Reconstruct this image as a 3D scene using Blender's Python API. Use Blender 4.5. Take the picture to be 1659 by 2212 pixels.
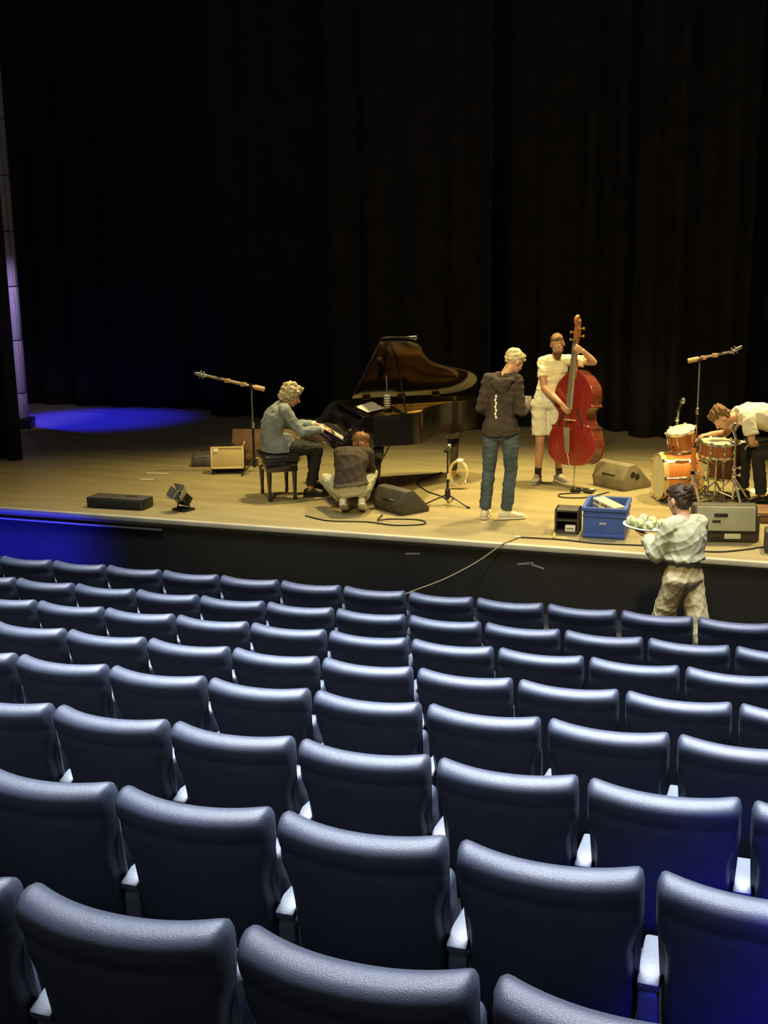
import bpy, bmesh, math, random
import numpy as np
from mathutils import Vector, Matrix

for _o in list(bpy.data.objects):
    bpy.data.objects.remove(_o, do_unlink=True)
SC = bpy.context.scene
COL = SC.collection
PI = math.pi
R = math.radians
V = Vector

# ------------------------------------------------------------------ camera
CZ = 3.367            # camera height above the auditorium floor
SZ = 0.668            # stage floor height
F_PX = 2459.3
YAW, PITCH, ROLL = 0.34372, 0.22112, -0.01396
cam_d = bpy.data.cameras.new('camera')
cam_d.sensor_fit = 'VERTICAL'
cam_d.sensor_height = 24.0
cam_d.lens = F_PX / 2212.0 * 24.0
cam_d.clip_end = 200
cam = bpy.data.objects.new('camera', cam_d)
COL.objects.link(cam)
_w = V((-math.sin(YAW) * math.cos(PITCH), math.cos(YAW) * math.cos(PITCH), -math.sin(PITCH)))
_r = V((math.cos(YAW), math.sin(YAW), 0))
_u = _r.cross(_w)
_r2 = _r * math.cos(ROLL) + _u * math.sin(ROLL)
_u2 = -_r * math.sin(ROLL) + _u * math.cos(ROLL)
cam.matrix_world = Matrix(((_r2.x, _u2.x, -_w.x, 0), (_r2.y, _u2.y, -_w.y, 0), (_r2.z, _u2.z, -_w.z, CZ), (0, 0, 0, 1)))
SC.camera = cam

# ------------------------------------------------------------------ world, lamps, exposure
SC.view_settings.view_transform = 'Standard'
SC.view_settings.look = 'None'
SC.view_settings.gamma = 1.0
SC.view_settings.use_curve_mapping = False
SC.view_settings.exposure = 0.0
wd = bpy.data.worlds.new('world')
SC.world = wd
wd.use_nodes = True
wd.node_tree.nodes['Background'].inputs[0].default_value = (0.80, 0.80, 0.84, 1)
wd.node_tree.nodes['Background'].inputs[1].default_value = 0.10


def aim(o, target):
    o.rotation_euler = (V(target) - o.location).to_track_quat('-Z', 'Y').to_euler()


def spot(name, loc, target, power, col, angle, blend=0.5, size=0.15):
    d = bpy.data.lights.new(name, 'SPOT')
    d.energy = power; d.color = col; d.spot_size = R(angle); d.spot_blend = blend; d.shadow_soft_size = size
    o = bpy.data.objects.new(name, d); COL.objects.link(o); o.location = loc; aim(o, target)
    return o


def area(name, loc, target, power, col, sx, sy):
    d = bpy.data.lights.new(name, 'AREA')
    d.shape = 'RECTANGLE'; d.size = sx; d.size_y = sy; d.energy = power; d.color = col
    o = bpy.data.objects.new(name, d); COL.objects.link(o); o.location = loc; aim(o, target)
    return o


WARM = (1.0, 0.78, 0.32)
spot('stage_spot_piano', (-4.2, 13.6, 8.2), (-4.7, 12.1, SZ), 2900, WARM, 62, 0.95, 0.25)
spot('stage_spot_bass', (-1.6, 14.2, 8.2), (-2.3, 12.5, SZ), 3200, WARM, 58, 0.95, 0.25)
spot('stage_spot_drums', (1.2, 13.8, 8.2), (-0.2, 12.2, SZ), 3400, WARM, 58, 0.95, 0.25)
spot('stage_spot_left', (-7.0, 12.2, 8.2), (-7.6, 11.2, SZ), 900, WARM, 52, 1.0, 0.3)
spot('front_spot_left', (-2.5, 0.5, 9.5), (-4.9, 12.2, SZ + 0.5), 3000, WARM, 21, 0.7, 0.3)
spot('front_spot_right', (-1.2, 1.5, 9.0), (-1.2, 11.4, SZ + 0.5), 3300, WARM, 26, 0.7, 0.3)
spot('front_spot_centre', (-2.0, 1.0, 9.2), (-2.5, 13.0, SZ + 1.1), 3200, WARM, 18, 0.7, 0.3)
hl = area('house_light', (-2.0, 6.0, 9.5), (-2.0, 5.0, 1.0), 1550, (0.84, 0.91, 1.0), 10, 4)
hl.data.spread = R(70)
spot('blue_wing_spot', (-14.0, 16.4, 6.6), (-11.45, 16.85, SZ), 6500, (0.012, 0.012, 1.0), 30, 0.8, 0.1)
spot('blue_tower_spot', (-10.4, 14.2, 4.2), (-12.0, 15.6, 2.2), 260, (0.55, 0.42, 1.0), 46, 0.8, 0.1)
bl = area('blue_apron_batten', (-9.7, 9.62, 0.26), (-9.7, 10.35, 0.20), 75, (0.02, 0.02, 1.0), 5.0, 0.06)
bl.data.spread = R(90)
spot('blue_house_spot', (1.6, 1.0, 3.3), (0.72, 2.6, 1.40), 1500, (0.015, 0.015, 1.0), 40, 1.0, 0.1)

# ------------------------------------------------------------------ materials
MATS = {}


def mat(name, col, rough=0.6, metal=0.0, var=0.0, vscale=8.0, bump=0.0, bscale=60.0, spec=0.5, coat=0.0, sheen=0.0, stretch=None, col2=None):
    if name in MATS:
        return MATS[name]
    m = bpy.data.materials.new(name)
    m.use_nodes = True
    nt = m.node_tree
    b = nt.nodes['Principled BSDF']
    b.inputs['Base Color'].default_value = (*col, 1)
    b.inputs['Roughness'].default_value = rough
    b.inputs['Metallic'].default_value = metal
    b.inputs['Specular IOR Level'].default_value = spec
    b.inputs['Coat Weight'].default_value = coat
    b.inputs['Coat Roughness'].default_value = 0.1
    if sheen:
        b.inputs['Sheen Weight'].default_value = sheen
        b.inputs['Sheen Roughness'].default_value = 0.4
    tc = nt.nodes.new('ShaderNodeTexCoord')
    mp = nt.nodes.new('ShaderNodeMapping')
    nt.links.new(tc.outputs['Object'], mp.inputs[0])
    if stretch:
        mp.inputs['Scale'].default_value = stretch
    if var or col2:
        n = nt.nodes.new('ShaderNodeTexNoise')
        n.inputs['Scale'].default_value = vscale
        n.inputs['Detail'].default_value = 5
        nt.links.new(mp.outputs[0], n.inputs['Vector'])
        cr = nt.nodes.new('ShaderNodeValToRGB')
        cr.color_ramp.elements[0].position = 0.3
        cr.color_ramp.elements[1].position = 0.7
        c2 = col2 if col2 else tuple(min(1, c * (1 + var)) for c in col)
        c1 = col if col2 else tuple(c * (1 - var) for c in col)
        cr.color_ramp.elements[0].color = (*c1, 1)
        cr.color_ramp.elements[1].color = (*c2, 1)
        nt.links.new(n.outputs['Fac'], cr.inputs[0])
        nt.links.new(cr.outputs[0], b.inputs['Base Color'])
    if bump:
        n2 = nt.nodes.new('ShaderNodeTexNoise')
        n2.inputs['Scale'].default_value = bscale
        n2.inputs['Detail'].default_value = 3
        nt.links.new(mp.outputs[0], n2.inputs['Vector'])
        bp = nt.nodes.new('ShaderNodeBump')
        bp.inputs['Strength'].default_value = bump
        bp.inputs['Distance'].default_value = 0.01
        nt.links.new(n2.outputs['Fac'], bp.inputs['Height'])
        nt.links.new(bp.outputs[0], b.inputs['Normal'])
    MATS[name] = m
    return m


M_SEAT = mat('blue_leatherette', (0.039, 0.047, 0.074), 0.44, var=0.12, vscale=14, bump=0.25, bscale=420, spec=0.7)
M_SEATBASE = mat('seat_plastic', (0.012, 0.015, 0.03), 0.6, var=0.1)
M_ARM = mat('pale_arm_panel', (0.105, 0.115, 0.14), 0.5, var=0.1, bump=0.1)
M_CARPET = mat('dark_carpet', (0.010, 0.010, 0.012), 0.95, var=0.3, vscale=30, bump=0.4, bscale=300)
M_STAGE = mat('stage_boards', (0.235, 0.195, 0.100), 0.5, vscale=1.6, col2=(0.32, 0.268, 0.145), bump=0.12, bscale=25, stretch=(0.5, 3.0, 1))
M_NOSE = mat('pale_stage_nosing', (0.42, 0.40, 0.31), 0.45, var=0.12, vscale=4)
M_FRONT = mat('black_stage_front', (0.0075, 0.007, 0.0048), 0.8, var=0.25, vscale=5, bump=0.2)
M_DRAPE = mat('black_velvet', (0.020, 0.018, 0.017), 0.95, var=0.3, vscale=3, bump=0.2, bscale=80, spec=0.15)
M_BLACK = mat('black_paint', (0.010, 0.010, 0.010), 0.6, var=0.2)
M_GLOSS = mat('black_lacquer', (0.008, 0.0065, 0.005), 0.16, var=0.1, coat=0.6)
M_GOLD = mat('gold_plate', (0.58, 0.31, 0.07), 0.34, metal=0.7, var=0.15)
M_WOODBOARD = mat('soundboard_wood', (0.40, 0.19, 0.06), 0.4, var=0.25, vscale=6, stretch=(14, 1, 1))
M_CHROME = mat('chrome', (0.78, 0.76, 0.72), 0.2, metal=1.0)
M_STEEL = mat('dull_steel', (0.42, 0.41, 0.38), 0.38, metal=0.9)
M_BLKMET = mat('black_metal', (0.02, 0.02, 0.02), 0.4, metal=0.3)
M_RUBBER = mat('black_rubber', (0.012, 0.012, 0.012), 0.8)
M_WHITE = mat('white_paper', (0.78, 0.76, 0.68), 0.7, var=0.06)
M_IVORY = mat('ivory_keys', (0.80, 0.77, 0.68), 0.3)
M_SKIN = mat('skin', (0.56, 0.31, 0.20), 0.5, var=0.10, vscale=9, bump=0.06, bscale=120)
M_EYEW = mat('eye_white', (0.75, 0.72, 0.68), 0.25)
M_IRIS = mat('iris_dark', (0.03, 0.02, 0.015), 0.2)
M_LIP = mat('lips', (0.33, 0.13, 0.10), 0.5)


# ------------------------------------------------------------------ mesh builder
class MB:
    def __init__(s):
        s.v = []; s.f = []

    def add(s, vs, fs):
        o = len(s.v)
        s.v.extend([tuple(p) for p in vs])
        s.f.extend([tuple(i + o for i in f) for f in fs])
        return s

    def box(s, c, d, rot=None, taper=1.0):
        c = V(c); hx, hy, hz = d[0] / 2, d[1] / 2, d[2] / 2
        vs = []
        for z in (-1, 1):
            t = taper if z < 0 else 1.0
            for x, y in ((-1, -1), (1, -1), (1, 1), (-1, 1)):
                p = V((x * hx * t, y * hy * t, z * hz))
                if rot is not None:
                    p = rot @ p
                vs.append(c + p)
        return s.add(vs, [(3, 2, 1, 0), (4, 5, 6, 7), (0, 1, 5, 4), (1, 2, 6, 5), (2, 3, 7, 6), (3, 0, 4, 7)])

    def rings(s, rings, cap=True, closed=False):
        n = len(rings[0]); vs = [p for r in rings for p in r]; fs = []
        m = len(rings)
        for i in range(m if closed else m - 1):
            j = (i + 1) % m
            for k in range(n):
                l = (k + 1) % n
                fs.append((i * n + k, i * n + l, j * n + l, j * n + k))
        if cap and not closed:
            fs.append(tuple(reversed(range(n))))
            fs.append(tuple(range((m - 1) * n, m * n)))
        return s.add(vs, fs)

    def tube(s, pts, rad, n=10, round_ends=False):
        pts = [V(p) for p in pts]
        m = len(pts)
        if not hasattr(rad, '__len__'):
            rad = [rad] * m
        rad = list(rad)
        T = []
        for i in range(m):
            a = pts[max(i - 1, 0)]; b = pts[min(i + 1, m - 1)]
            d = (b - a)
            T.append(d.normalized() if d.length > 1e-9 else V((0, 0, 1)))
        up = V((0, 0, 1)) if abs(T[0].z) < 0.9 else V((1, 0, 0))
        x = T[0].cross(up).normalized()
        rs = []

        def ring(c, x, t, r):
            y = t.cross(x).normalized()
            return [c + x * (r * math.cos(2 * PI * k / n)) + y * (r * math.sin(2 * PI * k / n)) for k in range(n)]
        for i in range(m):
            x = (x - T[i] * x.dot(T[i])).normalized()
            if i == 0 and round_ends:
                for a in (0.96, 0.75, 0.4):
                    rs.append(ring(pts[0] - T[0] * rad[0] * a, x, T[0], rad[0] * math.sqrt(1 - a * a)))
            rs.append(ring(pts[i], x, T[i], rad[i]))
            if i == m - 1 and round_ends:
                for a in (0.4, 0.75, 0.96):
                    rs.append(ring(pts[i] + T[i] * rad[i] * a, x, T[i], rad[i] * math.sqrt(1 - a * a)))
        return s.rings(rs)

    def cyl(s, a, b, r, r2=None, n=16):
        return s.tube([a, b], [r, r if r2 is None else r2], n)

    def ell(s, c, r, rot=None, n=16, m=10):
        c = V(c); rs = []
        for i in range(1, m):
            t = PI * i / m
            ring = []
            for k in range(n):
                a = 2 * PI * k / n
                p = V((r[0] * math.sin(t) * math.cos(a), r[1] * math.sin(t) * math.sin(a), -r[2] * math.cos(t)))
                if rot is not None:
                    p = rot @ p
                ring.append(c + p)
            rs.append(ring)
        return s.rings(rs)

    def lathe(s, prof, origin=(0, 0, 0), axis=(0, 0, 1), n=28, cap=True):
        o = V(origin); q = V((0, 0, 1)).rotation_difference(V(axis).normalized())
        rs = []
        for r, z in prof:
            rs.append([o + q @ V((r * math.cos(2 * PI * k / n), r * math.sin(2 * PI * k / n), z)) for k in range(n)])
        return s.rings(rs, cap)

    def prism(s, poly, z0, z1, fn=None):
        fn = fn or (lambda x, y, z: (x, y, z))
        n = len(poly)
        vs = [fn(x, y, z0) for x, y in poly] + [fn(x, y, z1) for x, y in poly]
        fs = [tuple(reversed(range(n))), tuple(range(n, 2 * n))]
        fs += [(i, (i + 1) % n, n + (i + 1) % n, n + i) for i in range(n)]
        return s.add(vs, fs)

    def torus(s, c, R0, r, axis=(0, 0, 1), n=32, k=8):
        q = V((0, 0, 1)).rotation_difference(V(axis).normalized()); c = V(c)
        rs = []
        for i in range(n):
            a = 2 * PI * i / n
            rs.append([c + q @ V(((R0 + r * math.cos(b)) * math.cos(a), (R0 + r * math.cos(b)) * math.sin(a), r * math.sin(b))) for b in [2 * PI * j / k for j in range(k)]])
        return s.rings(rs, closed=True)

    def mesh(s, name='m'):
        me = bpy.data.meshes.new(name)
        me.from_pydata(s.v, [], s.f)
        me.validate()
        bm = bmesh.new(); bm.from_mesh(me)
        bmesh.ops.recalc_face_normals(bm, faces=bm.faces)
        bm.to_mesh(me); bm.free()
        return me

    def build(s, name, m, parent=None, smooth=None, bevel=0.0, seg=2, angle=35):
        me = s.mesh(name)
        if bevel:
            bm = bmesh.new(); bm.from_mesh(me)
            es = [e for e in bm.edges if len(e.link_faces) == 2 and e.calc_face_angle(0) > R(30)]
            bmesh.ops.bevel(bm, geom=es, offset=bevel, segments=seg, affect='EDGES', profile=0.5, clamp_overlap=True)
            bm.to_mesh(me); bm.free()
        return link_mesh(name, me, m, parent, smooth, angle)


def link_mesh(name, me, m, parent=None, smooth=None, angle=35):
    me.name = name
    o = bpy.data.objects.new(name, me)
    COL.objects.link(o)
    me.materials.append(m)
    if parent is not None:
        o.parent = parent
    if smooth is not False:
        me.shade_smooth()
        try:
            me.set_sharp_from_angle(angle=R(angle if smooth is None else 180))
        except Exception:
            pass
    return o


def tag(o, label=None, cat=None, group=None, kind=None):
    if label: o['label'] = label
    if cat: o['category'] = cat
    if group: o['group'] = group
    if kind: o['kind'] = kind
    return o


def thing(name, label, cat, loc=(0, 0, 0), rz=0.0, group=None, rot=None):
    o = bpy.data.objects.new(name, None)
    o.empty_display_size = 0.1
    COL.objects.link(o)
    o.location = loc
    o.rotation_euler = rot if rot else (0, 0, rz)
    return tag(o, label, cat, group)


def copy_tree(o, parent=None):
    c = o.copy(); COL.objects.link(c); c.parent = parent
    for ch in o.children:
        copy_tree(ch, c)
    return c


def catmull(pts, n=8, closed=False):
    P = [V(p) for p in pts]; out = []
    m = len(P)
    rng = range(m) if closed else range(m - 1)
    for i in rng:
        if closed:
            p0, p1, p2, p3 = P[i - 1], P[i], P[(i + 1) % m], P[(i + 2) % m]
        else:
            p0, p1, p2, p3 = P[max(i - 1, 0)], P[i], P[i + 1], P[min(i + 2, m - 1)]
        for k in range(n):
            t = k / n
            out.append(0.5 * ((2 * p1) + (p2 - p0) * t + (2 * p0 - 5 * p1 + 4 * p2 - p3) * t * t + (3 * p1 - p0 - 3 * p2 + p3) * t ** 3))
    if not closed:
        out.append(P[-1])
    return out


# ------------------------------------------------------------------ the setting
def struct(name, mb, m, bevel=0.0, parent=None, smooth=None):
    o = mb.build(name, m, parent, bevel=bevel, smooth=smooth)
    if parent is None:
        o['kind'] = 'structure'
    return o


ROWTOP = [0.880, 0.984, 1.129, 1.285, 1.461, 1.631, 1.813, 2.028]
ROWY = [7.832, 6.974, 6.117, 5.259, 4.401, 3.544, 2.686, 1.829]
ROWX0 = [-6.287, -5.470, -4.640, -3.795, -3.474, -2.636, -1.788, -1.475]
SEAT_H = 0.88
PITCH_X = 0.53
STAGE_Y = 10.288

mb = MB()
mb.box((-3.5, 9.43, -0.1), (24, 1.74, 0.2))
steps = [(ROWY[j], ROWTOP[j] - SEAT_H) for j in range(8)] + [(0.97, 1.37), (0.11, 1.59), (-0.75, 1.81)]
for j, (y, z) in enumerate(steps):
    y1 = y + 0.73 if j else 8.57
    y0 = steps[j + 1][0] + 0.73 if j + 1 < len(steps) else y - 0.8
    mb.box((-3.5, (y0 + y1) / 2, z / 2 - 0.1), (24, y1 - y0, z + 0.2))
struct('floor', mb, M_CARPET)
mb = MB(); mb.box((-3.5, 15.7, SZ - 0.05), (24, 10.7, 0.1))
struct('floor_stage', mb, M_STAGE)
mb = MB(); mb.box((-3.5, STAGE_Y + 0.06, SZ / 2 - 0.05), (24, 0.04, SZ - 0.09))
struct('wall_stage_front', mb, M_FRONT)
mb = MB(); mb.box((-3.5, STAGE_Y + 0.035, SZ - 0.020), (24, 0.075, 0.05))
struct('trim_1', mb, M_NOSE, bevel=0.008)
mb = MB(); mb.box((-10.2, STAGE_Y + 0.02, SZ - 0.115), (8.0, 0.03, 0.02))
struct('trim_2', mb, M_STEEL, bevel=0.003)
mb = MB(); mb.box((-3.5, 21.1, 5), (24, 0.1, 11))
struct('wall_back', mb, M_BLACK)
mb = MB(); mb.box((-15.6, 10, 5), (0.1, 23, 11))
struct('wall_left', mb, M_BLACK)
mb = MB(); mb.box((8.6, 10, 5), (0.1, 23, 11))
struct('wall_right', mb, M_BLACK)


# ------------------------------------------------------------------ drapes
def drape(label, p0, p1, z0, z1, folds, amp, seed, extra=0.0):
    rnd = random.Random(seed)
    a = V((p0[0], p0[1], 0)); b = V((p1[0], p1[1], 0)); L = (b - a).length
    d = (b - a) / L; nrm = V((-d.y, d.x, 0))
    n = folds * 10
    ph = [rnd.uniform(0, 6.28) for _ in range(6)]
    t = thing('stage_curtain', label, 'curtain', (a.x, a.y, z0), 0, 'black stage curtains')
    rows = 10
    m = MB(); vs = []
    for back in (0, 1):
        for j in range(rows + 1):
            h = j / rows
            spread = 1.0 - 0.45 * h
            for i in range(n + 1):
                u = i / n
                w = math.sin(u * folds * 2 * PI + ph[0] + 0.8 * math.sin(u * 9 + ph[1]))
                w = math.copysign(abs(w) ** 0.7, w)
                off = amp * spread * (w + 0.45 * math.sin(u * folds * 4.3 + ph[2] + h * 0.6) + 0.5 * math.sin(u * 7 + ph[3])) + extra * math.sin(u * PI)
                p = d * (u * L) + nrm * (off + 0.012 * back)
                vs.append((p.x, p.y, h * (z1 - z0)))
    w1 = n + 1; half = (rows + 1) * w1
    fs = []
    for back in (0, 1):
        for j in range(rows):
            for i in range(n):
                q = (back * half + j * w1 + i, back * half + j * w1 + i + 1, back * half + (j + 1) * w1 + i + 1, back * half + (j + 1) * w1 + i)
                fs.append(q if not back else tuple(reversed(q)))
    for j in range(rows):
        for i in (0, n):
            fs.append((j * w1 + i, (j + 1) * w1 + i, half + (j + 1) * w1 + i, half + j * w1 + i))
    for i in range(n):
        fs.append((i, i + 1, half + i + 1, half + i))
    m.add(vs, fs)
    m.build('cloth', M_DRAPE, t, smooth=True)
    h = MB(); h.box((d.x * L / 2, d.y * L / 2, z1 - z0 + 0.03), (0.06, 0.06, 0.06), None)
    hm = MB(); hm.tube([(0, 0, z1 - z0 + 0.02), (d.x * L, d.y * L, z1 - z0 + 0.02)], 0.025, 8)
    hm.build('hanging_bar', M_BLKMET, t)
    return t


CT = 9.6
drape('black stage curtain behind the left boom stand and pianist', (-9.6, 17.75), (-7.0, 17.75), SZ + 0.01, CT, 4, 0.07, 3)
drape('black stage curtain with soft folds behind the grand piano lid', (-7.05, 17.2), (-4.35, 17.2), SZ + 0.01, CT, 4, 0.09, 5)
drape('black stage curtain behind the hooded person and the bass player', (-4.4, 17.75), (-2.2, 17.75), SZ + 0.01, CT, 4, 0.11, 8)
drape('black stage curtain hanging between the double bass and the drum kit', (-2.25, 17.2), (-0.6, 17.2), SZ + 0.01, CT, 3, 0.12, 11)
drape('black stage curtain with deep folds behind the drummer', (-0.65, 17.75), (4.5, 17.75), SZ + 0.01, CT, 10, 0.11, 13)
drape('black stage curtain at the back left above the blue pool of light', (-15.4, 18.45), (-9.4, 18.45), SZ + 0.01, CT, 9, 0.07, 17)
drape('black side curtain at the far left edge of the stage', (-12.9, 12.75), (-9.95, 12.95), SZ + 0.01, CT, 9, 0.06, 21)

# tall narrow side tower beyond the left curtain, built of stacked panels
M_TOWER = mat('pale_tower_panel', (0.50, 0.46, 0.52), 0.5, var=0.15, vscale=3)
tw = thing('side_tower', 'tall narrow panelled tower in violet and blue light at the left stage edge', 'tower', (-12.02, 15.62, SZ), R(24))
zz = 0.16
for k, hh in enumerate((0.42, 0.86, 0.86, 0.86, 0.86, 0.86, 0.86)):
    m = MB(); m.box((0, 0, zz + hh / 2), (0.34, 0.22, hh - 0.015))
    p = m.build('panel', M_TOWER, tw, bevel=0.008)
    m = MB(); m.box((0.165, -0.115, zz + hh / 2), (0.035, 0.03, hh - 0.03)); m.build('edge_strip', M_NOSE, p, bevel=0.004)
    zz += hh
m = MB(); m.box((0, 0, 0.08), (0.5, 0.4, 0.16)); m.build('base', M_BLKMET, tw, bevel=0.01)
m = MB(); m.box((0, 0.03, zz / 2), (0.2, 0.1, zz)); m.build('core', M_BLKMET, tw)


# ------------------------------------------------------------------ theatre seats
def back_profile():
    # closed outline in the (y, z) plane: y forward (towards the stage), origin at the floor below the top edge
    lean = math.tan(R(13))
    pts = []

    def c(z):                                             # centre line of the back
        return (SEAT_H - z) * lean
    # rear side, upwards
    for z, h in ((0.30, 0.030), (0.36, 0.040), (0.50, 0.046), (0.64, 0.048), (0.735, 0.049), (0.765, 0.048), (0.778, 0.044), (0.786, 0.044), (0.798, 0.050), (0.815, 0.054)):
        pts.append((c(z) - h, z))
    # top roll
    for a in (165, 145, 125, 105, 85, 65, 45, 25):
        pts.append((c(0.835) + 0.058 * math.cos(R(a)), 0.826 + 0.054 * math.sin(R(a)) ** 0.9))
    # front side, downwards
    for z, h in ((0.825, 0.056), (0.78, 0.047), (0.68, 0.042), (0.56, 0.050), (0.44, 0.055), (0.34, 0.040), (0.30, 0.015)):
        pts.append((c(z) + h, z))
    return pts


def make_seat():
    t = thing('theatre_seat', 'seat', 'seat')
    prof = back_profile()
    nu = 30; hw = 0.250
    m = MB(); rings = []
    zc = 0.6
    for i in range(nu + 1):
        s = -math.cos(PI * i / nu)                       # -1..1, dense at the ends
        s = 0.55 * s + 0.45 * (2 * i / nu - 1) if 0 < i < nu else s
        e = max(0.0, (abs(s) - 0.90) / 0.10)
        k = math.sqrt(max(0.0, 1 - e * e))
        ksh = 0.12 + 0.88 * k
        ring = []
        bow = -0.072 * (1 - abs(s) ** 2.2) + 0.036
        for y, z in prof:
            cy = (SEAT_H - z) * math.tan(R(13))
            wz = 1.0 - 0.095 * min(1.0, max(0, (0.74 - z) / 0.09))
            yy = cy + (y - cy) * ksh + bow * min(1.0, 0.4 + 0.8 * max(0, (z - 0.3)))
            zz_ = z - (1 - k) * 0.030 * max(0, (z - zc) / 0.28) + 0.006 * s * s * max(0, (z - zc) / 0.28)
            ring.append((s * hw * wz, yy, zz_))
        rings.append(ring)
    m.rings(rings)
    m.build('backrest', M_SEAT, t, smooth=True)
    # rear shell lower panel
    m = MB(); m.box((0, 0.155, 0.30), (0.40, 0.02, 0.22), Matrix.Rotation(R(13), 3, 'X'))
    m.build('back_panel', M_SEATBASE, t, bevel=0.006)
    # tipped-up seat cushion
    m = MB(); m.box((0, 0.265, 0.48), (0.42, 0.10, 0.36), Matrix.Rotation(R(12), 3, 'X'))
    m.build('seat_cushion', M_SEAT, t, bevel=0.03, seg=4, smooth=True)
    # arm panel to the right of the seat
    m = MB()
    poly = [(0.06, 0.05), (0.30, 0.05), (0.30, 0.30), (0.31, 0.47), (0.28, 0.500), (0.12, 0.52), (0.075, 0.49), (0.08, 0.40)]
    m.prism(poly, 0.236, 0.294, lambda y, z, x: (x, y, z))
    m.build('arm_panel', M_ARM, t, bevel=0.012)
    m = MB()
    poly = [(0.070, 0.505), (0.13, 0.525), (0.28, 0.51), (0.31, 0.48), (0.32, 0.515), (0.28, 0.545), (0.13, 0.558), (0.060, 0.535)]
    m.prism(poly, 0.234, 0.296, lambda y, z, x: (x, y, z))
    m.build('armrest', M_ARM, t, bevel=0.010)
    m = MB(); m.box((0.265, 0.22, 0.03), (0.058, 0.24, 0.06)); m.build('floor_bracket', M_BLKMET, t, bevel=0.006)
    m = MB(); m.tube([(-0.235, 0.2, 0.36), (0.235, 0.2, 0.36)], 0.015, 8); m.build('hinge_bar', M_BLKMET, t)
    return t


ORD = ['first', 'second', 'third', 'fourth', 'fifth', 'sixth', 'seventh', 'eighth', 'ninth', 'tenth', 'eleventh', 'twelfth', 'thirteenth', 'fourteenth']
ROWN = ['front row by the stage', 'second row from the stage', 'third row from the stage', 'fourth row from the stage', 'fifth row from the stage', 'sixth row from the stage', 'seventh row from the stage', 'nearest row']


def to_px(p):
    d = V(p) - V((0, 0, CZ)); z = d.dot(_w)
    return 829.5 + F_PX * d.dot(_r2) / z, 1106 - F_PX * d.dot(_u2) / z


seat0 = make_seat()
first = True
rs = random.Random(4)
for j in range(8):
    spots = []
    for i in range(-5, 17):
        cx = ROWX0[j] + 0.205 + PITCH_X * i
        top = ROWTOP[j]
        xr = to_px((cx + 0.225, ROWY[j], top - 0.06))[0]
        xl = to_px((cx - 0.225, ROWY[j], top - 0.06))
        vis = xr > 4 and xl[0] < 1652 and xl[1] < 2200
        spots.append((cx, vis))
    vi = [k for k, s in enumerate(spots) if s[1]]
    lo, hi = vi[0], vi[-1]
    for k in range(max(0, lo - 2), min(len(spots), hi + 3)):
        o = seat0 if first else copy_tree(seat0)
        first = False
        o.location = (spots[k][0], ROWY[j], ROWTOP[j] - SEAT_H)
        o.rotation_euler = (0, 0, R(rs.uniform(-0.8, 0.8)))
        if k < lo:
            lab = 'blue theatre seat, %s, %s past the left edge' % (ROWN[j], ORD[lo - k - 1])
        elif k > hi:
            lab = 'blue theatre seat, %s, %s past the right edge' % (ROWN[j], ORD[k - hi - 1])
        elif k == lo:
            lab = 'blue padded theatre seat, %s, leftmost in view' % ROWN[j]
        elif k == hi:
            lab = 'blue padded theatre seat, %s, rightmost in view' % ROWN[j]
        else:
            lab = 'blue padded theatre seat, %s, %s from the left' % (ROWN[j], ORD[k - lo])
        tag(o, lab, 'seat', 'blue theatre seats in rows')


# ------------------------------------------------------------------ people
def wrinkle(co, nr, amp, freq, seed):
    rng = np.random.RandomState(seed)
    out = np.zeros(len(co))
    warp = np.zeros_like(co)
    for k in range(3):
        d = rng.normal(size=3); ph = rng.uniform(0, 6.28, 3)
        for a in range(3):
            warp[:, a] += np.sin(co @ (rng.normal(size=3) * freq * 0.45) + ph[a])
    c2 = co + warp * (0.35 / freq)
    for k in range(5):
        d = rng.normal(size=3); d[2] *= 1.5; d /= np.linalg.norm(d)
        w = np.sin(c2 @ d * freq * rng.uniform(0.7, 1.6) + rng.uniform(0, 6.28))
        out += (1 - np.abs(w)) ** 1.7 - 0.4
    return co + nr * (amp * out / 2.2)[:, None]


def solid(mb, name, m, parent, voxel=0.008, smooth=4, wr=None, cut=None):
    me = mb.mesh('tmp')
    o = bpy.data.objects.new('tmp', me); COL.objects.link(o)
    rm = o.modifiers.new('r', 'REMESH'); rm.mode = 'VOXEL'; rm.voxel_size = voxel
    if smooth:
        sm = o.modifiers.new('s', 'SMOOTH'); sm.factor = 0.5; sm.iterations = smooth
    dg = bpy.context.evaluated_depsgraph_get(); dg.update()
    me2 = bpy.data.meshes.new_from_object(o.evaluated_get(dg))
    bpy.data.objects.remove(o, do_unlink=True)
    if wr:
        n = len(me2.vertices)
        co = np.zeros(n * 3); me2.vertices.foreach_get('co', co); co = co.reshape(-1, 3)
        nr = np.zeros(n * 3); me2.vertices.foreach_get('normal', nr); nr = nr.reshape(-1, 3)
        co = wrinkle(co, nr, *wr)
        me2.vertices.foreach_set('co', co.ravel()); me2.update()
    return link_mesh(name, me2, m, parent, smooth=True)


def basis(f, u):
    f = V(f).normalized(); u = V(u)
    r = f.cross(u).normalized(); u = r.cross(f).normalized()
    return r, f, u                                        # right, forward, up


def rotm(r, f, u):
    return Matrix(((r.x, f.x, u.x), (r.y, f.y, u.y), (r.z, f.z, u.z)))


def lerp(a, b, t):
    return V(a) * (1 - t) + V(b) * t


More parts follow.
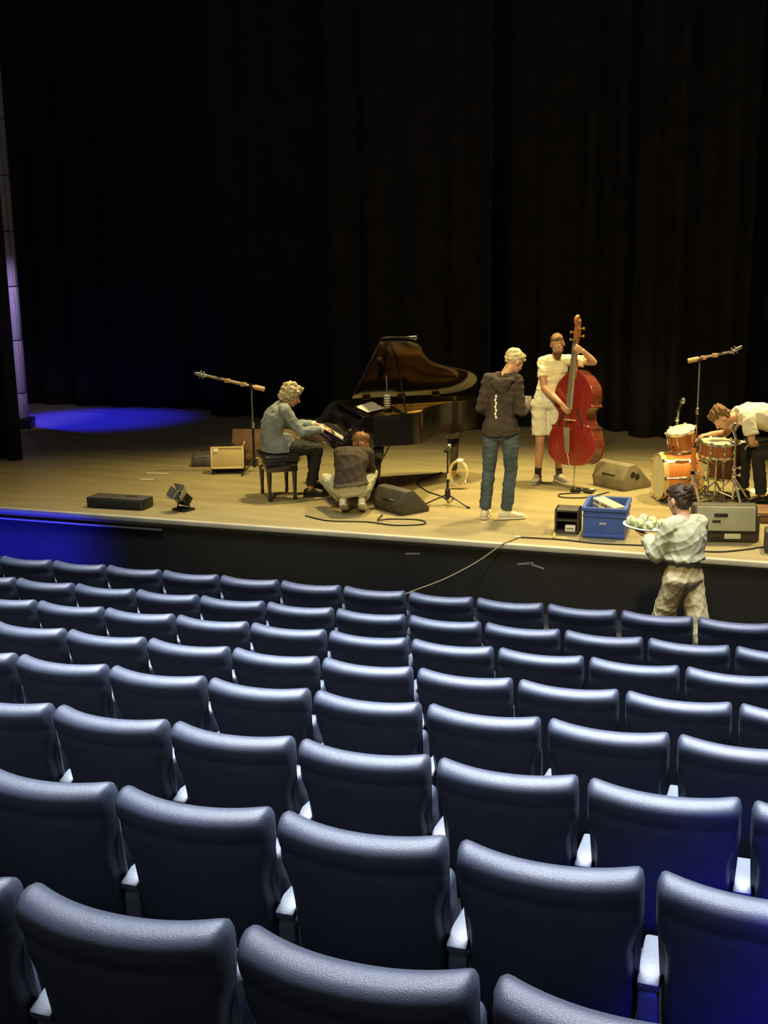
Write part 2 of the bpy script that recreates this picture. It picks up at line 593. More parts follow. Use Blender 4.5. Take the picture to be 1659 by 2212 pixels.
def hand(mb, w, d, n, curl=0.35, side=1, k=1.0, spread=0.10):
    # w wrist, d hand direction, n palm direction, side +1: thumb along n x d
    w = V(w); d = V(d).normalized(); n = (V(n) - d * V(n).dot(d)).normalized()
    s = n.cross(d).normalized() * side
    rings = []
    for t, hw, ht in ((-0.01, 0.026, 0.020), (0.02, 0.032, 0.018), (0.055, 0.040, 0.016), (0.088, 0.041, 0.013), (0.096, 0.036, 0.009)):
        c = w + d * (t * k)
        rings.append([c + s * (hw * k * math.cos(a)) + n * (ht * k * math.sin(a)) for a in [2 * PI * i / 12 for i in range(12)]])
    mb.rings(rings)
    for off, L, dc in ((0.030, 0.070, 0.0), (0.010, 0.080, 0.06), (-0.011, 0.074, 0.12), (-0.031, 0.058, 0.2)):
        p = w + d * (0.086 * k) + s * (off * k)
        dd = (d + s * (off / 0.03 * spread)).normalized()
        pts = [p - dd * 0.012]; rad = [0.0095 * k]
        pts.append(p); rad.append(0.0092 * k)
        ang = 0.0
        for q, fr in enumerate((0.45, 0.30, 0.25)):
            ang += (curl + dc * curl) * (0.9 if q == 0 else 1.0)
            dq = dd * math.cos(ang) + n * math.sin(ang)
            pts.append(pts[-1] + dq * (L * fr * k)); rad.append((0.0088, 0.0080, 0.0068)[q] * k)
        mb.tube(pts, rad, 8, True)
    p = w + d * (0.022 * k) + s * (0.026 * k)
    d1 = (d * 0.62 + s * 0.72 + n * 0.28).normalized(); d2 = (d * 0.85 + s * 0.30 + n * (0.30 + 0.4 * curl)).normalized()
    mb.tube([p - d1 * 0.01, p + d1 * (0.034 * k), p + d1 * (0.034 * k) + d2 * (0.030 * k), p + d1 * (0.034 * k) + d2 * (0.052 * k)], [0.013 * k, 0.011 * k, 0.010 * k, 0.008 * k], 8, True)


def spine_rings(mb, J, spec, inflate=0.0, n=20, pw=2.4):
    # spec: list of (t, halfwidth, halfdepth); t 0 at the hips and 1 at the shoulder line
    hip = (V(J['hipL']) + V(J['hipR'])) / 2; sh = (V(J['shL']) + V(J['shR'])) / 2
    mid = V(J.get('waist', (hip + sh) / 2))
    latH = (V(J['hipR']) - V(J['hipL'])).normalized(); latS = (V(J['shR']) - V(J['shL'])).normalized()

    def pos(t):
        a = hip * ((t - 0.5) * (t - 1) / 0.5) + mid * (t * (t - 1) / -0.25) + sh * (t * (t - 0.5) / 0.5)
        return a
    rings = []
    for t, a, b in spec:
        c = pos(t); tg = (pos(t + 0.05) - pos(t - 0.05)).normalized()
        lat = (latH * (1 - t) + latS * t); lat = (lat - tg * lat.dot(tg)).normalized()
        fw = tg.cross(lat).normalized()
        a += inflate; b += inflate
        ring = []
        for i in range(n):
            q = 2 * PI * i / n
            cx, sy = math.cos(q), math.sin(q)
            cx = math.copysign(abs(cx) ** (2 / pw), cx); sy = math.copysign(abs(sy) ** (2 / pw), sy)
            ring.append(c + lat * (a * cx) + fw * (b * sy))
        rings.append(ring)
    mb.rings(rings)


TORSO = [(-0.16, 0.08, 0.07), (-0.10, 0.135, 0.10), (0.0, 0.165, 0.118), (0.15, 0.155, 0.112), (0.35, 0.135, 0.10), (0.55, 0.145, 0.105), (0.78, 0.165, 0.115), (0.92, 0.160, 0.10), (1.02, 0.12, 0.075), (1.08, 0.07, 0.055)]


def head_frame(J):
    r, f, u = basis(J['look'], J.get('headup', (0, 0, 1)))
    return V(J['head']), r, f, u


def body_mesh(mb, J, k=1.0, barefoot=True):
    spine_rings(mb, J, [(t_, a_ * 0.84, b_ * 0.84) for t_, a_, b_ in TORSO])
    hc, r, f, u = head_frame(J); M = rotm(r, f, u)
    sh = (V(J['shL']) + V(J['shR'])) / 2
    for s in 'LR':
        S, E, W = V(J['sh' + s]), V(J['el' + s]), V(J['wr' + s])
        mb.tube([lerp(sh, S, 0.35) + V((0, 0, 0.015)), S], [0.055, 0.056], 12, True)
        mb.tube([S, lerp(S, E, 0.35), lerp(S, E, 0.8), E], [0.054, 0.050, 0.042, 0.039], 12, True)
        mb.tube([E, lerp(E, W, 0.25), lerp(E, W, 0.7), W], [0.039, 0.043, 0.034, 0.027], 12, True)
        hd = J['hand' + s]
        hand(mb, W, hd[0], hd[1], hd[2], hd[3], k)
        H, K, A = V(J['hip' + s]), V(J['knee' + s]), V(J['ank' + s])
        mb.tube([H, lerp(H, K, 0.3), lerp(H, K, 0.8), K], [0.088, 0.080, 0.062, 0.056], 14, True)
        mb.tube([K, lerp(K, A, 0.3), lerp(K, A, 0.75), A], [0.053, 0.057, 0.042, 0.036], 14, True)
        T = V(J['toe' + s])
        mb.tube([A - V((0, 0, 0.02)), lerp(A, T, 0.6) - V((0, 0, 0.02)), T], [0.036, 0.036, 0.024], 10, True)
    mb.tube([sh + V((0, 0, -0.01)), sh * 0.6 + (hc - u * 0.06 - f * 0.01) * 0.4, hc - u * 0.05 - f * 0.015], [0.066, 0.057, 0.054], 14, True)
    # head: cranium, face, jaw, chin, brow, nose, cheeks, ears
    mb.ell(hc + u * 0.028 - f * 0.012, (0.074, 0.096, 0.093), M, 20, 14)
    mb.ell(hc - u * 0.030 + f * 0.024, (0.062, 0.072, 0.088), M, 18, 12)
    mb.ell(hc - u * 0.078 + f * 0.040, (0.044, 0.046, 0.034), M)
    mb.ell(hc - u * 0.100 + f * 0.068, (0.020, 0.018, 0.016), M)
    mb.ell(hc + u * 0.024 + f * 0.078, (0.052, 0.014, 0.012), M)
    mb.tube([hc + u * 0.012 + f * 0.086, hc - u * 0.012 + f * 0.104, hc - u * 0.026 + f * 0.112], [0.008, 0.011, 0.014], 8, True)
    mb.ell(hc - u * 0.034 + f * 0.098, (0.019, 0.012, 0.009), M)
    for s in (-1, 1):
        mb.ell(hc - u * 0.022 + f * 0.068 + r * (0.036 * s), (0.020, 0.018, 0.018), M)
        mb.ell(hc - u * 0.005 - f * 0.006 + r * (0.076 * s), (0.010, 0.020, 0.032), M)
    mb.ell(hc - u * 0.058 + f * 0.086, (0.024, 0.014, 0.012), M)


def face_parts(J, parent, lips=True):
    hc, r, f, u = head_frame(J); M = rotm(r, f, u)
    for s in (-1, 1):
        m = MB(); m.ell(hc + u * 0.004 + f * 0.0845 + r * (0.031 * s), (0.0125, 0.009, 0.0058), M, 12, 8)
        e = m.build('eye', M_EYEW, parent, smooth=True)
        m = MB(); m.ell(hc + u * 0.003 + f * 0.0920 + r * (0.031 * s), (0.0058, 0.004, 0.0056), M, 10, 6)
        m.build('iris', M_IRIS, e, smooth=True)
    m = MB(); m.ell(hc - u * 0.058 + f * 0.0985, (0.022, 0.006, 0.0065), M, 12, 6)
    m.build('mouth', M_LIP, parent, smooth=True)


def hair_mesh(J, name, m, parent, blobs, seed, amp=0.012, freq=75, voxel=0.007):
    hc, r, f, u = head_frame(J); M = rotm(r, f, u)
    mb = MB()
    for (x, y, z), rad in blobs:
        mb.ell(hc + r * x + f * y + u * z, rad, M, 16, 12)
    return solid(mb, name, m, parent, voxel, 2, (amp, freq, seed))


HAIR_SHORT = [((0, -0.022, 0.045), (0.083, 0.098, 0.094)), ((0, -0.045, 0.0), (0.076, 0.070, 0.080)), ((0, 0.040, 0.095), (0.060, 0.050, 0.034)), ((0.030, 0.055, 0.080), (0.040, 0.036, 0.025)), ((-0.030, 0.055, 0.080), (0.040, 0.036, 0.025))]


def shirt_mesh(J, inflate, hem, sleeve, sl_in, wide=0.0, low=None, hemw=None):
    mb = MB()
    spec = []
    for t, a, b in [(hem, hemw[0] if hemw else 0.168, hemw[1] if hemw else 0.125), (0.0 if hem < -0.05 else hem + 0.06, 0.170, 0.124), (0.15, 0.160, 0.118), (0.35, 0.150, 0.112), (0.55, 0.152, 0.112), (0.78, 0.168, 0.118), (0.92, 0.162, 0.104), (1.02, 0.125, 0.080), (1.07, 0.078, 0.062)]:
        if not spec or t > spec[-1][0] + 0.03:
            w_ = low if (low is not None and t < 0.2) else wide
            spec.append((t, a + w_, b + w_ * 0.7))
    spine_rings(mb, J, spec, inflate)
    sh = (V(J['shL']) + V(J['shR'])) / 2
    for s in 'LR':
        S, E, W = V(J['sh' + s]), V(J['el' + s]), V(J['wr' + s])
        mb.tube([lerp(sh, S, 0.35) + V((0, 0, 0.012)), S], [0.058 + inflate, 0.058 + inflate], 12, True)
        if sleeve <= 1.0:
            mb.tube([S, lerp(S, E, sleeve * 0.5), lerp(S, E, sleeve)], [0.056 + inflate, 0.056 + sl_in, 0.058 + sl_in], 14)
        else:
            q = sleeve - 1.0
            mb.tube([S, lerp(S, E, 0.5), E], [0.056 + inflate, 0.050 + sl_in, 0.046 + sl_in], 14, True)
            mb.tube([E, lerp(E, W, q * 0.5), lerp(E, W, q)], [0.046 + sl_in, 0.044 + sl_in, 0.037 + sl_in], 14)
    return mb


def pants_mesh(J, inflate, length, knee_r=0.066, hem_r=0.058, waist=0.30, ww=0.0):
    mb = MB()
    spine_rings(mb, J, [(-0.17, 0.10, 0.085), (-0.10, 0.150, 0.112), (0.0, 0.172, 0.126), (0.12, 0.166 - ww * 0.3, 0.120 - ww * 0.3), (waist, 0.150 - ww, 0.110 - ww)], inflate)
    for s in 'LR':
        H, K, A = V(J['hip' + s]), V(J['knee' + s]), V(J['ank' + s])
        if length <= 1.0:
            mb.tube([H, lerp(H, K, 0.3), lerp(H, K, length)], [0.094 + inflate, 0.090 + inflate, hem_r], 16, False)
            mb.ell(H, [0.094 + inflate] * 3)
        else:
            q = length - 1.0
            mb.tube([H, lerp(H, K, 0.3), lerp(H, K, 0.8), K], [0.094 + inflate, 0.088 + inflate, knee_r + 0.006, knee_r], 16, True)
            mb.tube([K, lerp(K, A, 0.3), lerp(K, A, q * 0.8), lerp(K, A, q)], [knee_r, knee_r, (knee_r + hem_r) / 2, hem_r], 16, False)
            mb.ell(K, [knee_r] * 3)
    return mb


def shoe(J, s, mat_up, mat_sole, parent, h=0.085, k=1.0):
    A, T = V(J['ank' + s]), V(J['toe' + s])
    d = (T - A); up = V(J.get('soleup' + s, (0, 0, 1)))
    d = (d - up * d.dot(up)).normalized(); r = d.cross(up).normalized()
    base = V(J['sole' + s])                                # point on the ground below the ankle

    def ring(y, hw, z0, z1):
        c = base + d * y
        out = []
        for i in range(14):
            a = 2 * PI * i / 14
            cx = math.cos(a); sz = math.sin(a)
            cx = math.copysign(abs(cx) ** 0.8, cx); sz = math.copysign(abs(sz) ** 0.7, sz)
            out.append(c + r * (hw * cx) + up * ((z0 + z1) / 2 + (z1 - z0) / 2 * sz))
        return out
    mb = MB()
    mb.rings([ring(y * k, w * k, 0.018, z) for y, w, z in ((-0.078, 0.018, 0.06), (-0.068, 0.034, 0.085), (-0.03, 0.040, 0.105), (0.02, 0.041, 0.108), (0.07, 0.044, 0.085), (0.12, 0.050, 0.068), (0.165, 0.046, 0.058), (0.195, 0.030, 0.045), (0.206, 0.012, 0.035))])
    sh = mb.build('shoe', mat_up, parent, smooth=True)
    mb = MB()
    mb.rings([ring(y * k, w * k, 0.0, 0.026) for y, w in ((-0.084, 0.020), (-0.074, 0.038), (-0.03, 0.044), (0.05, 0.043), (0.12, 0.053), (0.17, 0.049), (0.203, 0.032), (0.213, 0.012))])
    mb.build('sole', mat_sole, sh, smooth=True)
    mb = MB()
    for q in range(4):
        y = 0.035 + q * 0.024
        mb.tube([base + d * (y * k) + r * 0.022 + up * (0.100 - q * 0.008), base + d * (y * k) + up * (0.108 - q * 0.0085), base + d * (y * k) - r * 0.022 + up * (0.100 - q * 0.008)], 0.0035, 6)
    mb.build('laces', mat_sole, sh, smooth=True)
    return sh


M_JACKET = mat('grey_blue_jacket', (0.235, 0.275, 0.30), 0.85, var=0.15, vscale=10, bump=0.2, bscale=200)
M_DKTROUSER = mat('dark_trousers', (0.012, 0.012, 0.014), 0.8, var=0.2, vscale=12, bump=0.2, bscale=150)
M_GREYHAIR = mat('pale_grey_hair', (0.55, 0.47, 0.30), 0.55, var=0.3, vscale=30, bump=0.6, bscale=120)
M_BLONDHAIR = mat('fair_hair', (0.62, 0.52, 0.33), 0.55, var=0.25, vscale=34, bump=0.6, bscale=130)
M_BROWNHAIR = mat('brown_hair', (0.16, 0.085, 0.035), 0.5, var=0.35, vscale=30, bump=0.6, bscale=120)
M_GINGER = mat('ginger_brown_hair', (0.26, 0.115, 0.04), 0.5, var=0.3, vscale=30, bump=0.6, bscale=120)
M_DARKHAIR = mat('dark_brown_hair', (0.045, 0.024, 0.012), 0.5, var=0.3, vscale=30, bump=0.6, bscale=120)
M_BEARD = mat('brown_beard', (0.12, 0.06, 0.03), 0.7, var=0.3, vscale=60, bump=0.6, bscale=160)
M_HOODIE = mat('brown_black_hoodie', (0.042, 0.031, 0.026), 0.9, var=0.25, vscale=9, bump=0.2, bscale=200)
M_BROWNTOP = mat('dark_brown_top', (0.055, 0.040, 0.028), 0.9, var=0.2, vscale=9, bump=0.2, bscale=200)
M_JEANS = mat('blue_jeans', (0.050, 0.075, 0.105), 0.85, var=0.35, vscale=7, bump=0.25, bscale=220)
M_CREAMPANT = mat('pale_green_trousers', (0.50, 0.50, 0.36), 0.85, var=0.12, vscale=9, bump=0.2, bscale=160)
M_CREAMTEE = mat('cream_tee', (0.85, 0.79, 0.58), 0.85, var=0.06, vscale=9, bump=0.15, bscale=200)
M_SHORTS = mat('pale_grey_shorts', (0.60, 0.60, 0.54), 0.85, var=0.1, vscale=12, bump=0.2, bscale=150)
M_WHITETEE = mat('white_tee', (0.80, 0.77, 0.66), 0.85, var=0.05, vscale=9, bump=0.15, bscale=200)
M_SAGE = mat('sage_sweater', (0.44, 0.43, 0.27), 0.9, var=0.12, vscale=9, bump=0.3, bscale=160)
M_KHAKI = mat('khaki_trousers', (0.46, 0.38, 0.20), 0.85, var=0.2, vscale=7, bump=0.2, bscale=160)
M_SNEAK = mat('white_trainers', (0.68, 0.65, 0.52), 0.6, var=0.1, vscale=20)
M_SNEAKD = mat('grey_trainers', (0.30, 0.29, 0.28), 0.6, var=0.5, vscale=26)
M_BLKSHOE = mat('black_shoes', (0.015, 0.014, 0.013), 0.35)
M_SOCK = mat('dark_socks', (0.05, 0.04, 0.05), 0.9, var=0.3)
M_CUFF = mat('white_cuff', (0.80, 0.76, 0.66), 0.8)


def person(label, loc, rz, J, k=1.0):
    t = thing('person', label, 'person', loc, rz)
    mb = MB(); body_mesh(mb, J, k)
    solid(mb, 'body', M_SKIN, t, 0.0065, 2)
    face_parts(J, t)
    return t


# --- the pianist, seated on the bench and leaning to the keys (local: faces +Y, right hand +X)
E_DIR = V((0.812, 0.583, 0)); RZ_PIANO = math.atan2(-0.812, 0.583)
PIANO_O = V((-4.98, 12.10, SZ))


def pl(l, w, h=0.0):
    # piano frame: l along the piano from the key fronts, w towards the treble side
    return PIANO_O + E_DIR * l + V((E_DIR.y, -E_DIR.x, 0)) * w + V((0, 0, h))


J = dict(hipL=(-0.095, -0.02, 0.575), hipR=(0.095, -0.02, 0.575), waist=(0, -0.075, 0.79), shL=(-0.185, 0.055, 1.015), shR=(0.185, 0.055, 1.015),
         head=(0.01, 0.165, 1.165), look=(0.12, 0.90, -0.48), headup=(0, 0.35, 1),
         elL=(-0.255, 0.21, 0.79), wrL=(-0.13, 0.475, 0.795), elR=(0.265, 0.21, 0.775), wrR=(0.20, 0.475, 0.79),
         handL=((0.05, 1, -0.12), (0, -0.1, -1), 0.42, -1), handR=((-0.02, 1, -0.12), (0, -0.1, -1), 0.42, 1),
         kneeL=(-0.13, 0.42, 0.55), kneeR=(0.12, 0.43, 0.55), ankL=(-0.13, 0.43, 0.10), ankR=(0.12, 0.33, 0.10), toeL=(-0.15, 0.56, 0.05), toeR=(0.14, 0.46, 0.05), soleL=(-0.13, 0.43, 0), soleR=(0.12, 0.33, 0))
b0 = pl(-0.61, 0.0)
pn = person('seated pianist with fluffy grey hair in a grey-blue jacket', b0, RZ_PIANO, J)
mb = shirt_mesh(J, 0.020, -0.12, 1.88, 0.016, hemw=(0.175, 0.140))
mb.rings([[V((w_ * math.cos(a), 0.0 + d_ * math.sin(a), z)) for a in [2 * PI * i / 20 for i in range(20)]] for z, w_, d_ in ((0.535, 0.225, 0.205), (0.62, 0.215, 0.195), (0.72, 0.185, 0.155))])
solid(mb, 'jacket', M_JACKET, pn, 0.009, 3, (0.009, 34, 3))
mb = pants_mesh(J, 0.008, 1.93, 0.068, 0.062)
solid(mb, 'trousers', M_DKTROUSER, pn, 0.009, 3, (0.007, 36, 4))
for s in 'LR':
    E_, W_ = V(J['el' + s]), V(J['wr' + s])
    mb = MB(); mb.tube([lerp(E_, W_, 0.84), lerp(E_, W_, 0.985)], [0.044, 0.045], 14); mb.build('shirt_cuff', M_CUFF, pn)
    shoe(J, s, M_BLKSHOE, M_RUBBER, pn)
hair_mesh(J, 'hair', M_GREYHAIR, pn, [((0, -0.03, 0.045), (0.112, 0.118, 0.112)), ((0, -0.07, -0.03), (0.098, 0.075, 0.085)), ((0.06, -0.02, 0.0), (0.048, 0.065, 0.075)), ((-0.06, -0.02, 0.0), (0.048, 0.065, 0.075)), ((0.02, 0.050, 0.105), (0.07, 0.05, 0.042)), ((0.06, 0.03, 0.07), (0.045, 0.05, 0.04))], 5, 0.022, 60)

# --- crouching person by the pedals, back to the seats
J = dict(hipL=(-0.10, -0.02, 0.27), hipR=(0.10, -0.02, 0.27), waist=(-0.01, 0.03, 0.46), shL=(-0.125, 0.16, 0.625), shR=(0.165, 0.16, 0.625),
         head=(0.085, 0.25, 0.705), look=(-0.55, 0.75, -0.45), headup=(0.0, 0.3, 1),
         elL=(-0.155, 0.36, 0.46), wrL=(-0.11, 0.56, 0.42), elR=(0.200, 0.28, 0.42), wrR=(0.14, 0.52, 0.36),
         handL=((0.1, 1, -0.2), (0.2, 0, -1), 0.5, -1), handR=((-0.2, 1, -0.2), (-0.2, 0, -1), 0.5, 1),
         kneeL=(-0.30, 0.36, 0.30), kneeR=(0.20, 0.38, 0.36), ankL=(-0.09, -0.03, 0.14), ankR=(0.11, -0.03, 0.13), toeL=(-0.08, 0.13, 0.04), toeR=(0.11, 0.13, 0.04),
         soleL=(-0.09, -0.075, 0.085), soleR=(0.11, -0.075, 0.085), soleupL=(0, 0.45, 0.89), soleupR=(0, 0.45, 0.89))
cp = person('crouching person in a dark top and pale trousers beside the piano bench', (-4.36, 11.16, SZ), R(18), J, 0.95)
mb = shirt_mesh(J, 0.018, 0.10, 1.92, 0.012, wide=0.0, hemw=(0.192, 0.165))
solid(mb, 'top', M_BROWNTOP, cp, 0.009, 3, (0.008, 32, 13))
mb = pants_mesh(J, 0.012, 1.86, 0.075, 0.058, 0.3)
solid(mb, 'trousers', M_CREAMPANT, cp, 0.009, 3, (0.010, 34, 14))
for s in 'LR':
    shoe(J, s, M_SNEAK, M_SNEAK, cp, k=0.95)
hair_mesh(J, 'hair', M_GINGER, cp, HAIR_SHORT + [((0.0, -0.07, -0.03), (0.07, 0.05, 0.07)), ((0.02, -0.10, 0.05), (0.05, 0.05, 0.05)), ((-0.06, 0.0, -0.02), (0.03, 0.05, 0.08)), ((0.06, 0.0, -0.02), (0.03, 0.05, 0.08))], 15, 0.012, 60)

# --- standing person in a hooded top seen from behind
J = dict(hipL=(-0.085, 0, 0.92), hipR=(0.105, 0, 0.92), waist=(0.005, -0.015, 1.17), shL=(-0.120, 0.0, 1.450), shR=(0.160, 0.03, 1.445),
         head=(0.125, 0.10, 1.625), look=(0.62, 0.62, -0.48), headup=(0.1, 0.1, 1),
         elL=(-0.200, -0.02, 1.16), wrL=(-0.10, 0.22, 1.07), elR=(0.215, 0.0, 1.13), wrR=(0.265, 0.25, 1.14),
         handL=((0.8, 0.6, 0.1), (0, -0.3, 1), 0.6, 1), handR=((0.0, 1, 0.12), (-0.55, 0, 0.8), 0.75, -1),
         kneeL=(-0.115, 0.03, 0.50), kneeR=(0.115, 0.03, 0.50), ankL=(-0.150, -0.01, 0.09), ankR=(0.075, -0.02, 0.09), toeL=(-0.15, 0.13, 0.04), toeR=(0.22, 0.04, 0.04),
         soleL=(-0.150, -0.01, 0), soleR=(0.075, -0.02, 0))
hp = person('standing fair-haired person seen from behind in a dark hooded top and jeans', (-2.78, 11.34, SZ), R(6), J)
mb = shirt_mesh(J, 0.020, -0.02, 1.95, 0.012, wide=-0.024, low=0.008, hemw=(0.172, 0.130))
solid(mb, 'hooded_top', M_HOODIE, hp, 0.009, 3, (0.012, 26, 23))
mb = MB()
mb.torus((0.035, -0.025, 1.475), 0.085, 0.040, (0.05, -0.35, 1))
mb.ell((0.02, -0.098, 1.415), (0.105, 0.055, 0.075)); mb.ell((0.02, -0.108, 1.375), (0.080, 0.045, 0.06))
solid(mb, 'hood', M_HOODIE, hp, 0.009, 3, (0.010, 30, 24))
mb = MB(); mb.box((0.02, -0.02, 0.955), (0.40, 0.29, 0.06)); mb2 = MB()
mb2.rings([[V((0.010 + 0.193 * math.cos(a), 0.146 * math.sin(a) - 0.003, z)) for a in [2 * PI * i / 24 for i in range(24)]] for z in (0.895, 0.95)])
solid(mb2, 'waistband', M_HOODIE, hp, 0.009, 2, (0.004, 60, 25))
mb = MB()
for q in range(7):
    zq = 1.30 - q * 0.036
    mb.box((-0.022 - 0.008 * (q % 2), -0.139 + 0.002 * q, zq), (0.020, 0.012, 0.030), Matrix.Rotation(R(18 if q % 2 else -18), 3, 'Y'))
solid(mb, 'back_print', M_CUFF, hp, 0.004, 1)
mb = pants_mesh(J, 0.004, 1.97, 0.070, 0.064, 0.16, 0.03)
solid(mb, 'jeans', M_JEANS, hp, 0.009, 3, (0.009, 34, 26))
for s in 'LR':
    shoe(J, s, M_SNEAK, M_SNEAK, hp)
hair_mesh(J, 'hair', M_BLONDHAIR, hp, [((0, -0.022, 0.052), (0.086, 0.102, 0.090)), ((0, -0.055, 0.015), (0.072, 0.060, 0.065)), ((0, 0.050, 0.095), (0.062, 0.055, 0.036)), ((0.0, 0.09, 0.070), (0.05, 0.03, 0.022))], 27, 0.012, 70)
ph = thing('phone', 'dark phone held in the hand of the person in the hooded top', 'phone', V((-2.78, 11.34, SZ)) + Matrix.Rotation(R(6), 3, 'Z') @ V((0.242, 0.345, 1.20)), R(6))
mb = MB(); mb.box((0, 0, 0), (0.072, 0.010, 0.145), Matrix.Rotation(R(-55), 3, 'X')); mb.build('case', M_BLKMET, ph, bevel=0.003)
mb = MB(); mb.box((0, 0.0052 * 0.57 - 0.0085, 0.0052), (0.066, 0.002, 0.135), Matrix.Rotation(R(-55), 3, 'X')); mb.build('screen', M_GLOSS, ph)

# --- bass player facing the seats
BP = V((-2.68, 13.40, SZ)); BPZ = R(192)
J = dict(hipL=(-0.075, 0, 0.945), hipR=(0.115, 0.0, 0.945), waist=(-0.01, -0.03, 1.19), shL=(-0.215, 0.06, 1.475), shR=(0.085, 0.03, 1.455),
         head=(-0.075, 0.13, 1.665), look=(0.06, 0.92, -0.34), headup=(0.12, 0.1, 1),
         elL=(-0.50, 0.11, 1.455), wrL=(-0.365, 0.275, 1.60), elR=(0.075, 0.12, 1.17), wrR=(-0.130, 0.33, 1.00),
         handL=((0.62, 0.10, 0.30), (0.1, -1, 0), 0.85, -1), handR=((-0.55, 0.35, -0.75), (-0.6, -0.5, 0), 0.35, 1),
         kneeL=(-0.095, 0.04, 0.51), kneeR=(0.105, 0.03, 0.52), ankL=(-0.13, -0.02, 0.10), ankR=(0.125, 0.0, 0.10), toeL=(-0.22, 0.13, 0.04), toeR=(0.16, 0.16, 0.04),
         soleL=(-0.13, -0.02, 0), soleR=(0.125, 0.0, 0))
bp = person('bearded bass player in a cream tee and pale shorts', BP, BPZ, J, 1.02)
mb = shirt_mesh(J, 0.016, 0.02, 0.62, 0.018, wide=-0.008)
solid(mb, 'tee', M_CREAMTEE, bp, 0.009, 3, (0.011, 28, 33))
mb = pants_mesh(J, 0.014, 0.86, hem_r=0.100)
solid(mb, 'shorts', M_SHORTS, bp, 0.009, 3, (0.009, 34, 34))
for s in 'LR':
    shoe(J, s, M_SNEAKD, M_SNEAK, bp, k=1.05)
    A_ = V(J['ank' + s]); K_ = V(J['knee' + s])
    mb = MB(); mb.tube([A_ - V((0, 0, 0.03)), A_, lerp(A_, K_, 0.2)], [0.041, 0.040, 0.044], 14); mb.build('sock', M_SOCK, bp)
hair_mesh(J, 'hair', M_BROWNHAIR, bp, [((0, -0.022, 0.052), (0.079, 0.096, 0.080)), ((0, -0.05, 0.01), (0.072, 0.060, 0.070)), ((0, 0.045, 0.100), (0.055, 0.042, 0.026))], 35, 0.008, 80)
hair_mesh(J, 'beard', M_BEARD, bp, [((0, 0.058, -0.088), (0.050, 0.052, 0.040)), ((0, 0.072, -0.122), (0.034, 0.036, 0.042)), ((0.048, 0.030, -0.055), (0.020, 0.034, 0.042)), ((-0.048, 0.030, -0.055), (0.020, 0.034, 0.042)), ((0, 0.098, -0.043), (0.026, 0.010, 0.008))], 36, 0.008, 90, 0.006)

# --- drummer bent over the kit (faces +Y, which points to the left of the picture)
DR = V((-0.36, 12.90, SZ)); DRZ = R(110)
J = dict(hipL=(-0.10, -0.44, 0.60), hipR=(0.10, -0.44, 0.60), waist=(0, -0.28, 0.885), shL=(-0.18, 0.10, 0.960), shR=(0.18, 0.10, 0.960),
         head=(0.0, 0.335, 0.935), look=(0.02, 0.50, -0.87), headup=(0, 1, 0.6),
         elL=(-0.225, 0.06, 0.70), wrL=(-0.20, -0.02, 0.66), elR=(0.24, 0.20, 0.73), wrR=(0.16, 0.40, 0.735),
         handL=((0.5, 0.75, -0.1), (0, 0, -1), 0.5, 1), handR=((-0.2, 1, -0.1), (0, 0, -1), 0.5, 1),
         kneeL=(-0.16, -0.03, 0.56), kneeR=(0.17, 0.0, 0.56), ankL=(-0.15, -0.10, 0.10), ankR=(0.17, 0.0, 0.10), toeL=(-0.16, 0.04, 0.05), toeR=(0.18, 0.14, 0.05),
         soleL=(-0.15, -0.10, 0), soleR=(0.17, 0.0, 0))
J['wrL'] = (-0.15, -0.02, 0.66)
dp = person('brown-haired drummer in a white tee bending over the drums', DR, DRZ, J)
mb = shirt_mesh(J, 0.024, 0.0, 0.70, 0.026, wide=0.010, hemw=(0.185, 0.145))
solid(mb, 'tee', M_WHITETEE, dp, 0.009, 3, (0.012, 26, 43))
mb = pants_mesh(J, 0.010, 1.95, 0.072, 0.066, 0.2)
solid(mb, 'trousers', M_DKTROUSER, dp, 0.009, 3, (0.009, 34, 44))
for s in 'LR':
    shoe(J, s, M_BLKSHOE, M_RUBBER, dp)
hair_mesh(J, 'hair', M_BROWNHAIR, dp, HAIR_SHORT + [((0, -0.05, 0.06), (0.095, 0.085, 0.09)), ((0, 0.0, 0.08), (0.09, 0.09, 0.07))], 45, 0.020, 55)

# --- woman carrying the tray on the auditorium floor
WM = V((-0.70, 8.98, 0)); WMZ = R(47)
J = dict(hipL=(-0.09, 0, 0.86), hipR=(0.09, 0, 0.86), waist=(0, 0.0, 1.06), shL=(-0.140, 0.02, 1.305), shR=(0.140, -0.01, 1.30),
         head=(0.0, 0.085, 1.485), look=(-0.05, 1, -0.22), headup=(0, 0.1, 1),
         elL=(-0.200, 0.10, 1.06), wrL=(-0.12, 0.33, 1.155), elR=(0.195, 0.10, 1.05), wrR=(0.13, 0.33, 1.155),
         handL=((0.15, 1, 0.15), (0.15, -0.15, 1), 0.18, 1), handR=((-0.15, 1, 0.15), (-0.15, -0.15, 1), 0.18, -1),
         kneeL=(-0.09, 0.13, 0.47), kneeR=(0.09, -0.10, 0.46), ankL=(-0.10, 0.16, 0.09), ankR=(0.10, -0.38, 0.17), toeL=(-0.11, 0.31, 0.04), toeR=(0.10, -0.25, 0.04),
         soleL=(-0.10, 0.16, 0), soleR=(0.10, -0.415, 0.09), soleupR=(0, 0.5, 0.86))
J = {k_: (tuple(c * 0.98 for c in v_) if k_ not in ('look', 'headup') and not k_.startswith(('hand', 'soleup')) else v_) for k_, v_ in J.items()}
wp = person('person in a sage sweater and khaki trousers carrying a tray', WM, WMZ, J, 0.92)
mb = shirt_mesh(J, 0.018, 0.40, 1.86, 0.026, wide=-0.006, hemw=(0.146, 0.124))
solid(mb, 'sweater', M_SAGE, wp, 0.009, 3, (0.010, 34, 53))
